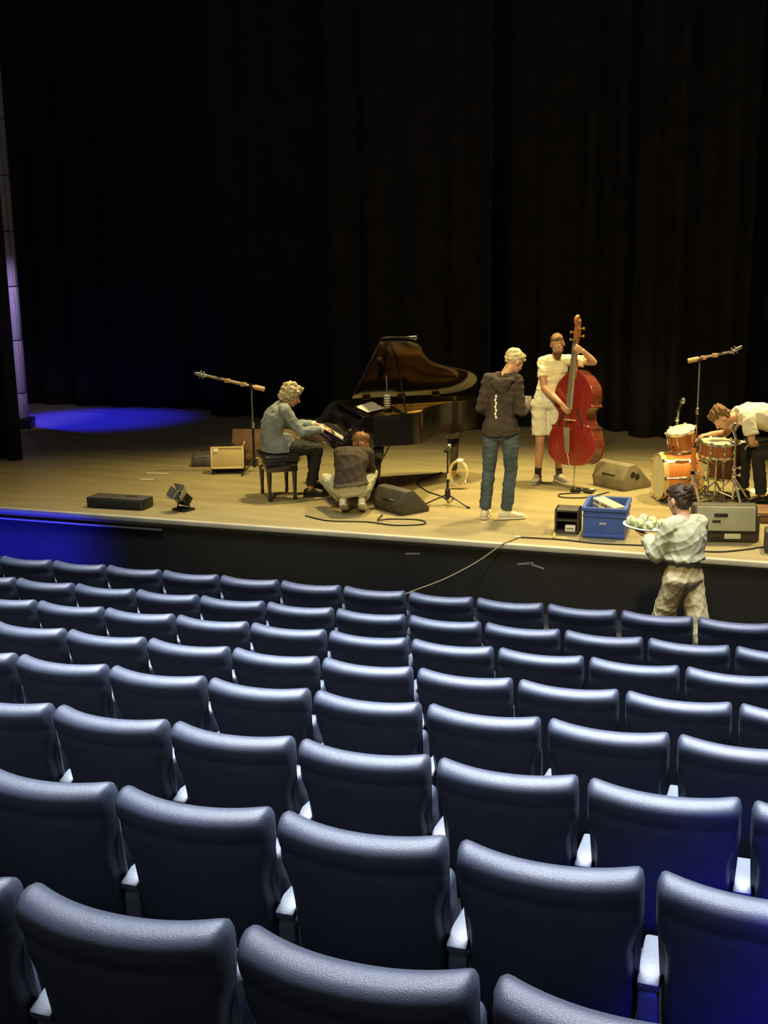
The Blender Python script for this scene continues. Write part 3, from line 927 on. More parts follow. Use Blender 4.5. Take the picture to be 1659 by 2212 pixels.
mb = pants_mesh(J, 0.002, 1.93, 0.090, 0.100, 0.50, 0.035)
solid(mb, 'trousers', M_KHAKI, wp, 0.009, 3, (0.009, 36, 54))
for s in 'LR':
    shoe(J, s, M_SNEAK, M_SNEAK, wp, k=0.93)
hair_mesh(J, 'hair', M_DARKHAIR, wp, HAIR_SHORT + [((0, -0.09, 0.05), (0.055, 0.05, 0.055)), ((0, -0.115, 0.085), (0.045, 0.042, 0.042))], 55, 0.008, 70)


# ------------------------------------------------------------------ grand piano
def offset_poly(P, d):
    out = []; n = len(P)
    for i in range(n):
        a = V((*P[max(i - 1, 0)], 0)); b = V((*P[min(i + 1, n - 1)], 0)); t = (b - a).normalized()
        out.append((P[i][0] + t.y * d, P[i][1] - t.x * d))
    return out


PZ = 0.985
outl = [(-0.74, 0.30), (-0.74, 0.80), (-0.74, 1.30), (-0.735, 1.62), (-0.70, 1.80), (-0.60, 1.93), (-0.46, 1.97), (-0.31, 1.94), (-0.17, 1.83), (-0.07, 1.66), (0.03, 1.44), (0.18, 1.22), (0.40, 1.06), (0.60, 0.96), (0.71, 0.84), (0.74, 0.68), (0.74, 0.30)]
outl = [(p.x, p.y) for p in catmull([(x, y, 0) for x, y in outl], 5)]
inn = offset_poly(outl, 0.045)
gp = thing('grand_piano', 'black grand piano with its lid propped open', 'piano', PIANO_O, RZ_PIANO)
m = MB(); n = len(outl)
vs = [(x, y, 0.64) for x, y in outl] + [(x, y, PZ) for x, y in outl] + [(x, y, PZ) for x, y in inn] + [(x, y, 0.64) for x, y in inn]
fs = []
for i in range(n - 1):
    for q in range(4):
        a = q * n; b = ((q + 1) % 4) * n
        fs.append((a + i, a + i + 1, b + i + 1, b + i))
fs += [(0, n, 2 * n, 3 * n), (n - 1, 2 * n - 1, 3 * n - 1, 4 * n - 1)]
m.add(vs, fs); m.build('rim', M_GLOSS, gp, angle=50)
m = MB(); m.prism(inn, 0.84, 0.855); sb = m.build('soundboard', M_WOODBOARD, gp)
# iron frame with struts and strings
m = MB()
inn2 = offset_poly(outl, 0.10)
m.prism([(x, y) for x, y in inn2 if y > 0.42] + [(0.64, 0.42), (-0.64, 0.42)] if False else [(-0.66, 0.40), (0.66, 0.40), (0.66, 0.62), (-0.66, 0.62)], 0.875, 0.895)
pf = m.build('iron_frame', M_GOLD, gp, bevel=0.006)
for x0, x1, y1 in ((-0.60, -0.62, 1.72), (-0.30, -0.46, 1.82), (0.0, -0.28, 1.76), (0.28, 0.02, 1.34), (0.52, 0.34, 1.05)):
    m = MB(); m.tube([(x0, 0.60, 0.905), (x1, y1, 0.905)], 0.018, 8); m.build('frame_strut', M_GOLD, gp)
m = MB()
for q in range(46):
    x0 = -0.62 + q * 0.0275
    ye = 1.80 if x0 < -0.25 else 1.80 - (x0 + 0.25) * 0.95
    m.tube([(x0, 0.46, 0.912), (x0 - 0.10 * (ye - 0.46), ye - 0.10, 0.905)], 0.0028, 5)
m.build('strings', M_GOLD, gp)['kind'] = 'stuff'
m = MB()
for q in range(60):
    x0 = -0.63 + q * 0.0213
    for w in range(2):
        m.cyl((x0, 0.44 + 0.035 * w + 0.012 * (q % 2), 0.89), (x0, 0.44 + 0.035 * w + 0.012 * (q % 2), 0.925), 0.004, n=6)
m.build('tuning_pins', M_CHROME, gp)['kind'] = 'stuff'
m = MB(); m.box((0, 0.80, 0.935), (1.15, 0.05, 0.03)); m.build('damper_rail', M_BLACK, gp, bevel=0.006)
# key section
m = MB(); m.box((0, 0.15, 0.60), (1.48, 0.36, 0.085)); m.build('keybed', M_GLOSS, gp, bevel=0.01)
for s in (-1, 1):
    m = MB(); m.prism([(-0.02, 0.62), (0.32, 0.62), (0.32, PZ), (0.24, PZ), (0.14, 0.93), (0.05, 0.80), (-0.02, 0.77)], s * 0.745, s * 0.695, lambda y, z, x: (x, y, z)); m.build('cheek', M_GLOSS, gp, bevel=0.006)
    m = MB(); m.box((s * 0.655, 0.07, 0.69), (0.075, 0.15, 0.09)); m.build('key_block', M_GLOSS, gp, bevel=0.006)
m = MB(); m.box((0, -0.015, 0.665), (1.38, 0.02, 0.05)); m.build('key_slip', M_GLOSS, gp, bevel=0.004)
m = MB()
for q in range(52):
    m.box((-0.6115 + q * 0.02398, 0.075, 0.715), (0.0225, 0.15, 0.02))
m.build('white_keys', M_IVORY, gp, smooth=False)
m = MB()
for q in range(51):
    if (q % 7) not in (1, 4):
        m.box((-0.5995 + q * 0.02398, 0.10, 0.731), (0.0115, 0.095, 0.014))
m.build('black_keys', M_BLACK, gp, smooth=False)
m = MB(); m.prism([(0.15, 0.71), (0.19, 0.86), (0.25, 0.90), (0.25, 0.71)], -0.69, 0.69, lambda y, z, x: (x, y, z)); m.build('fallboard', M_GLOSS, gp, bevel=0.004)
m = MB(); m.box((0, 0.315, 0.83), (1.39, 0.04, 0.26)); m.build('pin_block_front', M_GLOSS, gp, bevel=0.004)
m = MB(); m.box((0.0, 0.30, 0.955), (1.39, 0.07, 0.02)); m.build('front_rail', M_GLOSS, gp, bevel=0.004)
# music desk lying low with a score
m = MB(); m.box((0.12, 0.40, 0.975), (0.70, 0.24, 0.016), Matrix.Rotation(R(12), 3, 'X')); md = m.build('music_desk', M_GLOSS, gp, bevel=0.004)
# lid, hinged on the far (bass) side
LA = R(31)


def lid_fn(x, y, z):
    dx = x + 0.755
    return (-0.755 + dx * math.cos(LA) - z * math.sin(LA), y, PZ + 0.012 + dx * math.sin(LA) + z * math.cos(LA))


lo = offset_poly(outl, -0.012)
lid_poly = [(x, y) for x, y in lo if y > 0.47]
lid_poly = [(-0.752, 0.46)] + lid_poly + [(0.752, 0.46)]
m = MB(); m.prism(lid_poly, 0.0, 0.022, lid_fn); ld = m.build('lid', M_GLOSS, gp, bevel=0.005, angle=50)
m = MB(); m.prism([(-0.74, 0.475), (-0.74, 0.90), (0.775, 0.90), (0.775, 0.475)], 0.027, 0.049, lid_fn); m.build('front_flap', M_GLOSS, gp, bevel=0.005)
for yy in (0.65, 1.1, 1.55):
    m = MB(); m.cyl((-0.757, yy - 0.05, PZ + 0.006), (-0.757, yy + 0.05, PZ + 0.006), 0.009, n=8); m.build('hinge', M_GOLD, ld)
pt = V(lid_fn(0.34, 0.75, -0.004))
m = MB(); m.tube([(0.69, 0.72, PZ - 0.04), pt], 0.011, 8); m.build('lid_prop', M_GLOSS, gp)
# legs, casters, lyre
for lx, ly in ((-0.62, 0.36), (0.62, 0.36), (-0.42, 1.66)):
    m = MB(); m.box((lx, ly, 0.57), (0.17, 0.17, 0.15)); m.box((lx, ly, 0.30), (0.125, 0.125, 0.42), taper=0.62)
    lg = m.build('leg', M_GLOSS, gp, bevel=0.008)
    m = MB(); m.cyl((lx - 0.02, ly, 0.035), (lx + 0.02, ly, 0.035), 0.035, n=16); m.box((lx, ly, 0.075), (0.06, 0.06, 0.04))
    m.build('caster', M_GOLD, lg)
m = MB()
for s in (-1, 1):
    m.tube([(s * 0.09, 0.50, 0.64), (s * 0.10, 0.48, 0.40), (s * 0.12, 0.46, 0.17)], [0.016, 0.018, 0.022], 8)
m.box((0, 0.45, 0.14), (0.32, 0.13, 0.07)); m.tube([(0, 0.50, 0.15), (0, 0.78, 0.62)], 0.008, 6)
ly_ = m.build('pedal_lyre', M_GLOSS, gp)
for q in (-1, 0, 1):
    m = MB(); m.box((q * 0.075, 0.36, 0.085), (0.026, 0.13, 0.010)); m.build('pedal', M_GOLD, ly_, bevel=0.003)
sc_ = thing('sheet_music', 'white sheet of music lying on the piano', 'sheet music', pl(0.42, 0.20, 1.012), RZ_PIANO)
m = MB(); m.box((0.06, 0, 0.0), (0.46, 0.20, 0.004), Matrix.Rotation(R(12), 3, 'X')); m.build('page', M_WHITE, sc_)
m = MB(); m.box((-0.14, 0.01, 0.006), (0.22, 0.19, 0.004), Matrix.Rotation(R(14), 3, 'X')); m.build('page', M_WHITE, sc_)

# microphone standing in the piano
pm = thing('piano_microphone', 'slim microphone with white ribbed grille set up inside the piano', 'microphone', pl(0.70, -0.02, 0.915), RZ_PIANO)
m = MB(); m.lathe([(0.002, 0.0), (0.055, 0.0), (0.06, 0.008), (0.05, 0.018), (0.012, 0.026), (0.010, 0.05)], (0, 0, 0)); m.build('base', M_BLKMET, pm)
m = MB(); m.lathe([(0.02, 0.04), (0.038, 0.05), (0.040, 0.19), (0.030, 0.205), (0.012, 0.21)], (0, 0, 0)); bd = m.build('microphone_body', M_WHITE, pm)
for q in range(5):
    m = MB(); m.torus((0, 0, 0.065 + q * 0.028), 0.040, 0.005, n=24, k=6); m.build('grille_ring', M_BLKMET, bd)
m = MB(); m.tube([(0, 0, 0.2), (-0.015, 0, 0.30), (-0.03, 0, 0.42)], [0.010, 0.009, 0.012], 8); m.build('stem', M_CHROME, pm)
m = MB(); m.tube([(-0.12, -0.02, 0.045), (-0.06, -0.01, 0.10), (0, 0, 0.15)], 0.004, 6); m.tube([(-0.12, -0.02, 0.045), (-0.13, -0.02, -0.0), (-0.12, -0.02, 0.14)], 0.006, 6); m.build('clip_arm', M_CHROME, pm)

# ------------------------------------------------------------------ piano bench
pb = thing('piano_bench', 'black padded piano bench with turned legs under the pianist', 'bench', pl(-0.63, 0.0), RZ_PIANO)
m = MB(); m.box((0, 0, 0.405), (0.56, 0.36, 0.14)); m.build('seat_box', M_GLOSS, pb, bevel=0.01)
m = MB(); m.box((0, 0, 0.487), (0.59, 0.39, 0.075)); m.build('cushion', mat('black_bench_leather', (0.014, 0.013, 0.012), 0.45, bump=0.2, bscale=120), pb, bevel=0.02, seg=3, smooth=True)
for sx in (-1, 1):
    for sy in (-1, 1):
        m = MB(); m.lathe([(0.016, 0.0), (0.024, 0.03), (0.018, 0.06), (0.022, 0.16), (0.028, 0.28), (0.030, 0.345)], (sx * 0.24, sy * 0.145, 0), n=14); m.build('leg', M_GLOSS, pb)
for sx in (-1, 1):
    m = MB(); m.cyl((sx * 0.28, 0, 0.435), (sx * 0.315, 0, 0.435), 0.03, n=14); m.build('height_knob', M_BLACK, pb)


# ------------------------------------------------------------------ double bass
M_BASSW = mat('red_varnish', (0.18, 0.014, 0.013), 0.27, vscale=5, col2=(0.25, 0.024, 0.016), coat=0.5, stretch=(5, 5, 0.6))
M_BASSR = mat('red_brown_rib', (0.15, 0.035, 0.018), 0.3, var=0.3, vscale=8, coat=0.5, stretch=(1, 1, 6))
M_NECK = mat('maple_neck', (0.34, 0.13, 0.05), 0.35, var=0.2, stretch=(8, 8, 1), coat=0.3)
M_EBONY = mat('worn_fingerboard', (0.20, 0.185, 0.16), 0.34, var=0.2, stretch=(10, 10, 1))
M_BRIDGE = mat('pale_maple', (0.55, 0.38, 0.20), 0.5, var=0.15)
rb = (Matrix.Rotation(R(-25), 4, 'Z') @ Matrix.Rotation(R(-5.0), 4, 'X') @ Matrix.Rotation(R(-1.5), 4, 'Y')).to_euler()
db = thing('double_bass', 'red-brown double bass held by the bearded player', 'double bass', (-2.33, 13.17, SZ), rot=rb)
BZ, BH = 0.27, 1.11
segs = [[(0.0, 0.0), (0.10, 0.003), (0.20, 0.022), (0.29, 0.085), (0.328, 0.18), (0.325, 0.26), (0.298, 0.335), (0.272, 0.385), (0.290, 0.410)],
        [(0.290, 0.410), (0.235, 0.425), (0.200, 0.475), (0.190, 0.525), (0.200, 0.575), (0.228, 0.612), (0.268, 0.625)],
        [(0.268, 0.625), (0.250, 0.660), (0.258, 0.72), (0.250, 0.79), (0.215, 0.86), (0.15, 0.925), (0.085, 0.965), (0.04, 1.0)]]
half = []
for sgm in segs:
    c = catmull([(x, z, 0) for x, z in sgm], 5)
    half += [(p.x, BZ + p.y * BH) for p in (c if sgm is segs[-1] else c[:-1])]
outb = half + [(-x, z) for x, z in reversed(half[1:])]


def plate(y0, arch, sgn, grow):
    m = MB(); rings = []
    zc = BZ + 0.46 * BH
    for s, a in ((1.0, 0.0), (0.985, 0.004), (0.93, 0.006), (0.8, 0.4), (0.6, 0.75), (0.35, 0.95), (0.1, 1.0)):
        h = a if s > 0.9 else arch * a
        rings.append([V((x * s * (1 + grow / max(abs(x), 0.05) * (1 if s > 0.95 else 0) * 0.6), y0 + sgn * h, zc + (z - zc) * (1 - (1 - s) * 0.95))) for x, z in outb])
    bk = [V((p.x, y0 - sgn * 0.006, p.z)) for p in rings[0]]
    m.rings([bk] + rings)
    return m


plate(-0.10, 0.035, -1, 0.010).build('top_plate', M_BASSW, db, angle=45)
plate(0.10, 0.030, 1, 0.010).build('back_plate', M_BASSR, db, angle=45)
m = MB(); m.rings([[V((x * 0.985, y, z)) for x, z in outb] for y in (-0.10, -0.03, 0.03, 0.10)]); m.build('ribs', M_BASSR, db, angle=45)
for s in (-1, 1):                                           # f-holes
    pts = catmull([(s * 0.105, -0.142, BZ + 0.60 * BH), (s * 0.085, -0.140, BZ + 0.585 * BH), (s * 0.10, -0.140, BZ + 0.54 * BH), (s * 0.145, -0.133, BZ + 0.47 * BH), (s * 0.165, -0.128, BZ + 0.42 * BH), (s * 0.14, -0.132, BZ + 0.405 * BH)], 4)
    m = MB(); m.tube(pts, [0.006] * 4 + [0.009] * (len(pts) - 8) + [0.006] * 4, 6); m.build('f_hole', M_BLACK, db)
NT = BZ + BH
m = MB(); m.tube([(0, -0.085, NT - 0.10), (0, -0.10, NT + 0.02), (0, -0.105, NT + 0.10), (0, -0.105, NT + 0.30)], [0.042, 0.034, 0.025, 0.024], 12); m.build('neck', M_NECK, db)
m = MB(); m.rings([[V((w * math.cos(a), y - 0.012 * abs(math.sin(a)) if math.sin(a) > 0 else y + 0.008, z)) for a in [2 * PI * i / 12 for i in range(12)]] for z, w, y in ((NT - 0.46, 0.046, -0.185), (NT - 0.2, 0.041, -0.160), (NT + 0.30, 0.026, -0.130))]); m.build('fingerboard', M_EBONY, db, angle=60)
m = MB(); m.prism([(-0.125, NT + 0.29), (-0.085, NT + 0.29), (-0.050, NT + 0.42), (-0.055, NT + 0.52), (-0.105, NT + 0.52), (-0.125, NT + 0.44)], -0.026, 0.026, lambda y, z, x: (x, y, z)); pg = m.build('peg_box', M_NECK, db, bevel=0.006)
m = MB()
pts = []
for i in range(26):
    a = i / 25 * 3.6 * PI; rr = 0.055 * (1 - i / 25 * 0.82)
    pts.append((0, -0.085 - rr * math.sin(a) * 0.9, NT + 0.555 + rr * math.cos(a)))
m.tube(pts, [0.026 - 0.014 * i / 25 for i in range(26)], 10); m.cyl((-0.032, -0.085, NT + 0.555), (0.032, -0.085, NT + 0.555), 0.024, n=14)
m.tube([(0, -0.08, NT + 0.50), (0, -0.06, NT + 0.55)], 0.028, 10); m.build('scroll', M_NECK, db, smooth=True)
for q in range(4):
    s = 1 if q % 2 else -1; z = NT + 0.345 + q * 0.042
    m = MB(); m.tube([(0, -0.09, z), (s * 0.075, -0.085, z)], 0.007, 8); m.ell((s * 0.088, -0.085, z), (0.008, 0.022, 0.018)); m.cyl((s * 0.027, -0.10, z), (s * 0.034, -0.10, z), 0.018, n=12)
    m.build('tuning_peg', M_GOLD, db)
m = MB(); m.prism([(-0.075, BZ + 0.500 * BH), (-0.055, BZ + 0.500 * BH), (-0.03, BZ + 0.525 * BH), (0.03, BZ + 0.525 * BH), (0.055, BZ + 0.500 * BH), (0.075, BZ + 0.500 * BH), (0.05, BZ + 0.56 * BH), (0.055, BZ + 0.60 * BH), (0.03, BZ + 0.625 * BH), (-0.03, BZ + 0.625 * BH), (-0.055, BZ + 0.60 * BH), (-0.05, BZ + 0.56 * BH)], -0.006, 0.006, lambda x, z, y: (x, -0.138 - (z - BZ - 0.5 * BH) * 0.0 + y, z))
# the bridge stands up from the top plate
m = MB(); m.prism([(-0.075, 0), (-0.050, 0), (-0.028, 0.03), (0.028, 0.03), (0.050, 0), (0.075, 0), (0.050, 0.05), (0.052, 0.085), (0.028, 0.105), (-0.028, 0.105), (-0.052, 0.085), (-0.050, 0.05)], -0.008, 0.008, lambda x, h, t: (x, -0.134 - h * 0.72, BZ + 0.475 * BH + t + h * 0.08)); m.build('bridge', M_BRIDGE, db)
m = MB(); m.prism([(-0.045, BZ + 0.40 * BH), (-0.030, BZ + 0.13 * BH), (0.030, BZ + 0.13 * BH), (0.045, BZ + 0.40 * BH)], -0.012, 0.0, lambda x, z, y: (x, y - 0.160 - (z - BZ - 0.13 * BH) * 0.13, z)); m.build('tailpiece', M_EBONY, db, bevel=0.004)
m = MB(); m.tube([(0, -0.160, BZ + 0.13 * BH), (0, -0.105, BZ - 0.01)], 0.006, 6); m.build('tail_wire', M_CHROME, db)
for q in range(4):
    x = -0.024 + q * 0.016
    m = MB(); m.tube([(x * 1.1, -0.205, BZ + 0.39 * BH), (x * 1.2, -0.216, BZ + 0.482 * BH), (x * 0.65, -0.150, NT + 0.30), (x * 0.5, -0.115, NT + 0.38)], 0.0022, 5); m.build('string', M_STEEL, db)
m = MB(); m.tube([(0, 0, 0.0), (0, 0, 0.16), (0, 0, BZ + 0.01)], [0.004, 0.006, 0.012], 8); m.ell((0, 0, 0.012), (0.014, 0.014, 0.014)); m.build('endpin', M_STEEL, db)


# ------------------------------------------------------------------ drum kit
M_MAPLE = mat('orange_maple_shell', (0.50, 0.16, 0.035), 0.28, vscale=5, col2=(0.62, 0.23, 0.055), coat=0.6, stretch=(1, 1, 7))
M_TOMW = mat('dark_maple_shell', (0.30, 0.10, 0.028), 0.3, var=0.25, vscale=5, coat=0.5)
M_HOOPW = mat('pale_maple_hoop', (0.62, 0.42, 0.18), 0.35, var=0.15, coat=0.4)
M_HEAD = mat('coated_drum_head', (0.70, 0.66, 0.48), 0.55, var=0.06, vscale=6)
M_BRASS = mat('brass_cymbal', (0.62, 0.42, 0.12), 0.28, metal=1.0, var=0.15)


def drum(name, label, loc, rot, rad, dep, shell, hoop, lugs, hoopw=0.03, wood=False):
    t = thing(name, label, 'drum', loc, rot=rot)
    m = MB(); m.lathe([(rad * 0.97, 0.0), (rad * 0.97, dep)], n=40); m.build('shell', shell, t)
    for z, s in ((0.0, -1), (dep, 1)):
        m = MB(); m.lathe([(0.003, z + s * 0.012), (rad * 0.5, z + s * 0.012), (rad * 0.96, z + s * 0.011), (rad * 0.99, z)], n=40); m.build('drum_head', M_HEAD, t)
        m = MB(); w = hoopw
        z0 = z - s * w * 0.75; z1 = z + s * w * 0.45
        m.lathe([(rad * 0.985, z0), (rad * 1.03, z0), (rad * 1.03, z1), (rad * 0.985, z1), (rad * 0.985, z0)], n=40, cap=False); m.build('hoop', hoop, t)
    for q in range(lugs):
        a = 2 * PI * q / lugs + 0.3; c, s_ = math.cos(a), math.sin(a)
        m = MB(); m.tube([(rad * 1.01 * c, rad * 1.01 * s_, dep * 0.32), (rad * 1.03 * c, rad * 1.03 * s_, dep * 0.5), (rad * 1.01 * c, rad * 1.01 * s_, dep * 0.68)], [0.009, 0.014, 0.009], 8, True)
        lg = m.build('lug', M_CHROME, t)
        for z0, z1 in ((dep * 0.66, dep + 0.012), (dep * 0.34, -0.012)):
            m = MB(); m.tube([(rad * 1.04 * c, rad * 1.04 * s_, z0), (rad * 1.055 * c, rad * 1.055 * s_, z1)], 0.0045, 6)
            m.box((rad * 1.055 * c, rad * 1.055 * s_, z1), (0.03, 0.022, 0.022)); m.build('tension_rod', M_CHROME, lg)
    return t


def axis_rot(v):
    return V((0, 0, 1)).rotation_difference(V(v).normalized()).to_euler()


AX = V((0.92, 0.39, 0)).normalized()
bdr = drum('bass_drum', 'orange maple bass drum with a pale front head', V((-1.30, 12.72, SZ + 0.27)), axis_rot(AX), 0.252, 0.40, M_MAPLE, M_HOOPW, 8, 0.045)
for q in (0, 1):
    s = -1 if q else 1
    side = V((-AX.y, AX.x, 0)) * s
    inv = axis_rot(AX).to_matrix().inverted()
    base = AX * 0.10
    m = MB(); m.tube([inv @ (base + side * 0.22 - V((0, 0, 0.12))), inv @ (base + side * 0.34 - AX * 0.10 - V((0, 0, 0.262)))], 0.008, 8); m.tube([inv @ (base + side * 0.21 - V((0, 0, 0.10))), inv @ (base + side * 0.24 - V((0, 0, 0.14)))], 0.017, 8)
    m.build('spur', M_CHROME, bdr)
tomp = V((-1.07, 12.96, SZ + 0.575))
tom = drum('rack_tom', 'small dark maple tom mounted above the bass drum', tomp, (R(14), R(-10), 0), 0.158, 0.20, M_TOMW, M_CHROME, 6, 0.022)
m = MB(); m.tube([(-0.05, -0.05, -0.06), (-0.04, -0.03, -0.02), (-0.10, -0.12, 0.06)], 0.012, 8); m.build('mount_bracket', M_CHROME, tom)
tp = thing('tom_post', 'short chrome post holding the tom over the bass drum', 'stand', V((-1.075, 12.90, SZ + 0.52)))
m = MB(); m.cyl((0, 0, -0.01), (0, 0, 0.05), 0.014, n=10); m.build('post', M_CHROME, tp)
m = MB(); m.box((0, 0, 0.0), (0.06, 0.06, 0.02)); m.build('base_plate', M_CHROME, tp, bevel=0.004)
snp = V((-0.70, 12.74, SZ + 0.53))
sn = drum('snare_drum', 'shallow brown snare drum on a chrome tripod stand', snp, (R(4), R(2), 0.2), 0.185, 0.15, M_TOMW, M_CHROME, 8, 0.022)
ftom = drum('floor_tom', 'deeper brown tom standing behind the snare under the drummer', V((-0.62, 13.22, SZ + 0.20)), (0, 0, 0.1), 0.20, 0.40, M_TOMW, M_CHROME, 6, 0.022)
for q in range(3):
    a = 2 * PI * q / 3 + 0.4
    m = MB(); m.tube([(0.215 * math.cos(a), 0.215 * math.sin(a), 0.22), (0.22 * math.cos(a), 0.22 * math.sin(a), -0.15), (0.235 * math.cos(a), 0.235 * math.sin(a), -0.20)], 0.008, 8); m.build('leg', M_CHROME, ftom)


def tripod(t, m_, h, spread, r, n=3, a0=0.5, hub=0.35, double=True):
    for q in range(n):
        a = a0 + 2 * PI * q / n; c, s = math.cos(a), math.sin(a)
        m = MB()
        if double:
            nx, ny = -s * 0.008, c * 0.008
            for w in (-1, 1):
                m.tube([(nx * w, ny * w, hub), (spread * c + nx * w, spread * s + ny * w, 0.012)], r, 6)
            m.tube([(0, 0, hub * 0.35), (spread * 0.5 * c, spread * 0.5 * s, hub * 0.5)], r, 6)
        else:
            m.tube([(0, 0, hub), (spread * c, spread * s, 0.012)], r, 8)
        lg = m.build('leg', m_, t)
        m = MB(); m.tube([(spread * c * 0.96, spread * s * 0.96, 0.016), (spread * c * 1.05, spread * s * 1.05, 0.012)], 0.012, 8, True); m.build('rubber_foot', M_RUBBER, lg)


ss = thing('snare_stand', 'chrome tripod stand under the snare drum', 'stand', (-0.70, 12.74, SZ))
tripod(ss, M_CHROME, 0.4, 0.26, 0.007, a0=-0.9, hub=0.24)
m = MB(); m.cyl((0, 0, 0.08), (0, 0, 0.45), 0.012, n=10); m.build('pole', M_CHROME, ss)
for q in range(3):
    a = 0.6 + 2 * PI * q / 3
    m = MB(); m.tube([(0, 0, 0.42), (0.17 * math.cos(a), 0.17 * math.sin(a), 0.492), (0.203 * math.cos(a), 0.203 * math.sin(a), 0.50), (0.206 * math.cos(a), 0.206 * math.sin(a), 0.54)], 0.008, 8); m.build('basket_arm', M_CHROME, ss)


def cymbal_stand(label, loc, h, tilt, rad, mats=M_CHROME, cyl=None):
    t = thing('cymbal_stand', label, 'stand', loc)
    tripod(t, mats, h, 0.30, 0.007, a0=0.925, hub=0.34)
    m = MB(); m.cyl((0, 0, 0.10), (0, 0, h * 0.55), 0.014, n=12); m.build('lower_tube', mats, t)
    m = MB(); m.cyl((0, 0, h * 0.55), (0, 0, h - 0.03), 0.010, n=12); m.build('upper_tube', mats, t)
    for z in (0.36, h * 0.55):
        m = MB(); m.box((0, 0, z), (0.04, 0.04, 0.045)); m.tube([(0, 0, z), (0.05, -0.03, z + 0.01)], 0.007, 6); m.ell((0.058, -0.035, z + 0.011), (0.016, 0.010, 0.018)); m.build('clamp', mats, t, bevel=0.004)
    return t


c1 = cymbal_stand('chrome cymbal stand between the bass drum and the snare', (-0.93, 12.55, SZ), 0.66, 0, 0)
m = MB(); m.tube([(0, 0, 0.62), (0.02, 0.02, 0.70)], 0.012, 8); m.ell((0.02, 0.02, 0.715), (0.02, 0.02, 0.02)); m.build('tilter', M_CHROME, c1)
m = MB(); m.cyl((0, 0, 0.44), (0, 0, 0.63), 0.026, n=14); m.build('wooden_sleeve', M_MAPLE, c1)
c2 = cymbal_stand('chrome stand with clamps at the right of the snare', (-0.50, 12.52, SZ), 0.80, 0, 0)
m = MB(); m.tube([(0, 0, 0.76), (-0.04, 0.03, 0.86), (-0.02, 0.06, 0.90)], [0.012, 0.014, 0.02], 8, True); m.build('tilter', M_CHROME, c2)
m = MB(); m.box((-0.02, 0.03, 0.70), (0.07, 0.05, 0.05)); m.build('wing_clamp', M_CHROME, c2, bevel=0.008)
cy = thing('cymbal_on_floor_tom', 'golden cymbal lying on the drum beneath the drummer', 'cymbal', (-0.66, 13.16, SZ + 0.634))
m = MB(); m.lathe([(0.004, 0.028), (0.03, 0.026), (0.045, 0.012), (0.10, 0.006), (0.19, -0.004), (0.19, -0.007), (0.10, 0.003), (0.045, 0.009), (0.004, 0.022)], n=36); m.build('bronze', M_BRASS, cy)
m = MB(); m.cyl((0, 0, 0.02), (0, 0, 0.036), 0.012, n=10); m.build('felt', M_RUBBER, cy)


def mic_on_stick(t, top, d, m_body=M_CHROME, L=0.16, r=0.02):
    top = V(top); d = V(d).normalized()
    q = MB(); q.lathe([(r * 0.55, -L), (r * 0.75, -L * 0.3), (r * 0.8, 0)], top, d, 12); b = q.build('microphone', M_BLKMET, t)
    q = MB(); q.lathe([(r * 0.8, 0.0), (r * 1.25, 0.012), (r * 1.3, 0.035), (r * 0.9, 0.06), (r * 0.2, 0.068)], top, d, 14); q.build('grille', m_body, b)
    q = MB(); q.tube([top - d * L * 0.55 - V((0, 0, 0.035)), top - d * L * 0.55], [0.012, 0.02], 8); q.build('clip', M_BLKMET, t)


dm = thing('drum_microphone_stand', 'short bright microphone stand at the tom', 'microphone stand', (-1.17, 13.10, SZ))
tripod(dm, M_BLKMET, 0.5, 0.2, 0.008, a0=0.3, hub=0.10, double=False)
m = MB(); m.cyl((0, 0, 0.06), (0, 0, 0.62), 0.012, n=10); m.build('lower_pole', M_BLKMET, dm)
m = MB(); m.tube([(0, 0, 0.62), (0.005, -0.01, 0.85), (0.02, -0.02, 0.98)], [0.012, 0.014, 0.012], 10); m.build('upper_pole', M_STEEL, dm)
m = MB(); m.ell((0, 0, 0.62), (0.03, 0.02, 0.025)); m.ell((0.004, -0.01, 0.86), (0.026, 0.02, 0.03)); m.build('clutch', M_CHROME, dm)
mic_on_stick(dm, (0.045, -0.03, 1.05), (0.45, -0.1, 1), M_CHROME, 0.12, 0.026)
dpd = thing('kick_pedal', 'black and chrome foot pedal behind the bass drum', 'pedal', (-0.80, 13.06, SZ), R(-53))
m = MB(); m.box((0, 0.12, 0.04), (0.09, 0.27, 0.015), Matrix.Rotation(R(-9), 3, 'X')); m.build('footboard', M_STEEL, dpd, bevel=0.004)
m = MB(); m.tube([(-0.06, -0.03, 0), (-0.06, -0.03, 0.19), (0.06, -0.03, 0.19), (0.06, -0.03, 0)], 0.010, 8); m.box((0, 0.1, 0.008), (0.1, 0.3, 0.012)); m.build('frame', M_CHROME, dpd)
m = MB(); m.tube([(0, -0.03, 0.19), (0, -0.09, 0.30)], 0.005, 6); m.ell((0, -0.10, 0.32), (0.028, 0.028, 0.03)); m.build('beater', M_HEAD, dpd)
hp2 = thing('hi_hat_pedal', 'bright pedal with a round knob by the drummer feet', 'pedal', (-0.60, 12.64, SZ), R(60))
m = MB(); m.box((0, 0.10, 0.05), (0.09, 0.25, 0.015), Matrix.Rotation(R(12), 3, 'X')); m.build('footboard', M_STEEL, hp2, bevel=0.004)
m = MB(); m.box((0, 0.1, 0.008), (0.1, 0.28, 0.012)); m.tube([(0, 0.22, 0.0), (0, 0.24, 0.16)], 0.01, 8); m.build('frame', M_CHROME, hp2)
m = MB(); m.ell((0.0, 0.24, 0.17), (0.022, 0.022, 0.022)); m.build('knob', M_CHROME, hp2)
ds = thing('drum_stool', 'black padded drum stool under the drummer', 'stool', DR + Matrix.Rotation(DRZ, 3, 'Z') @ V((0, -0.46, 0)))
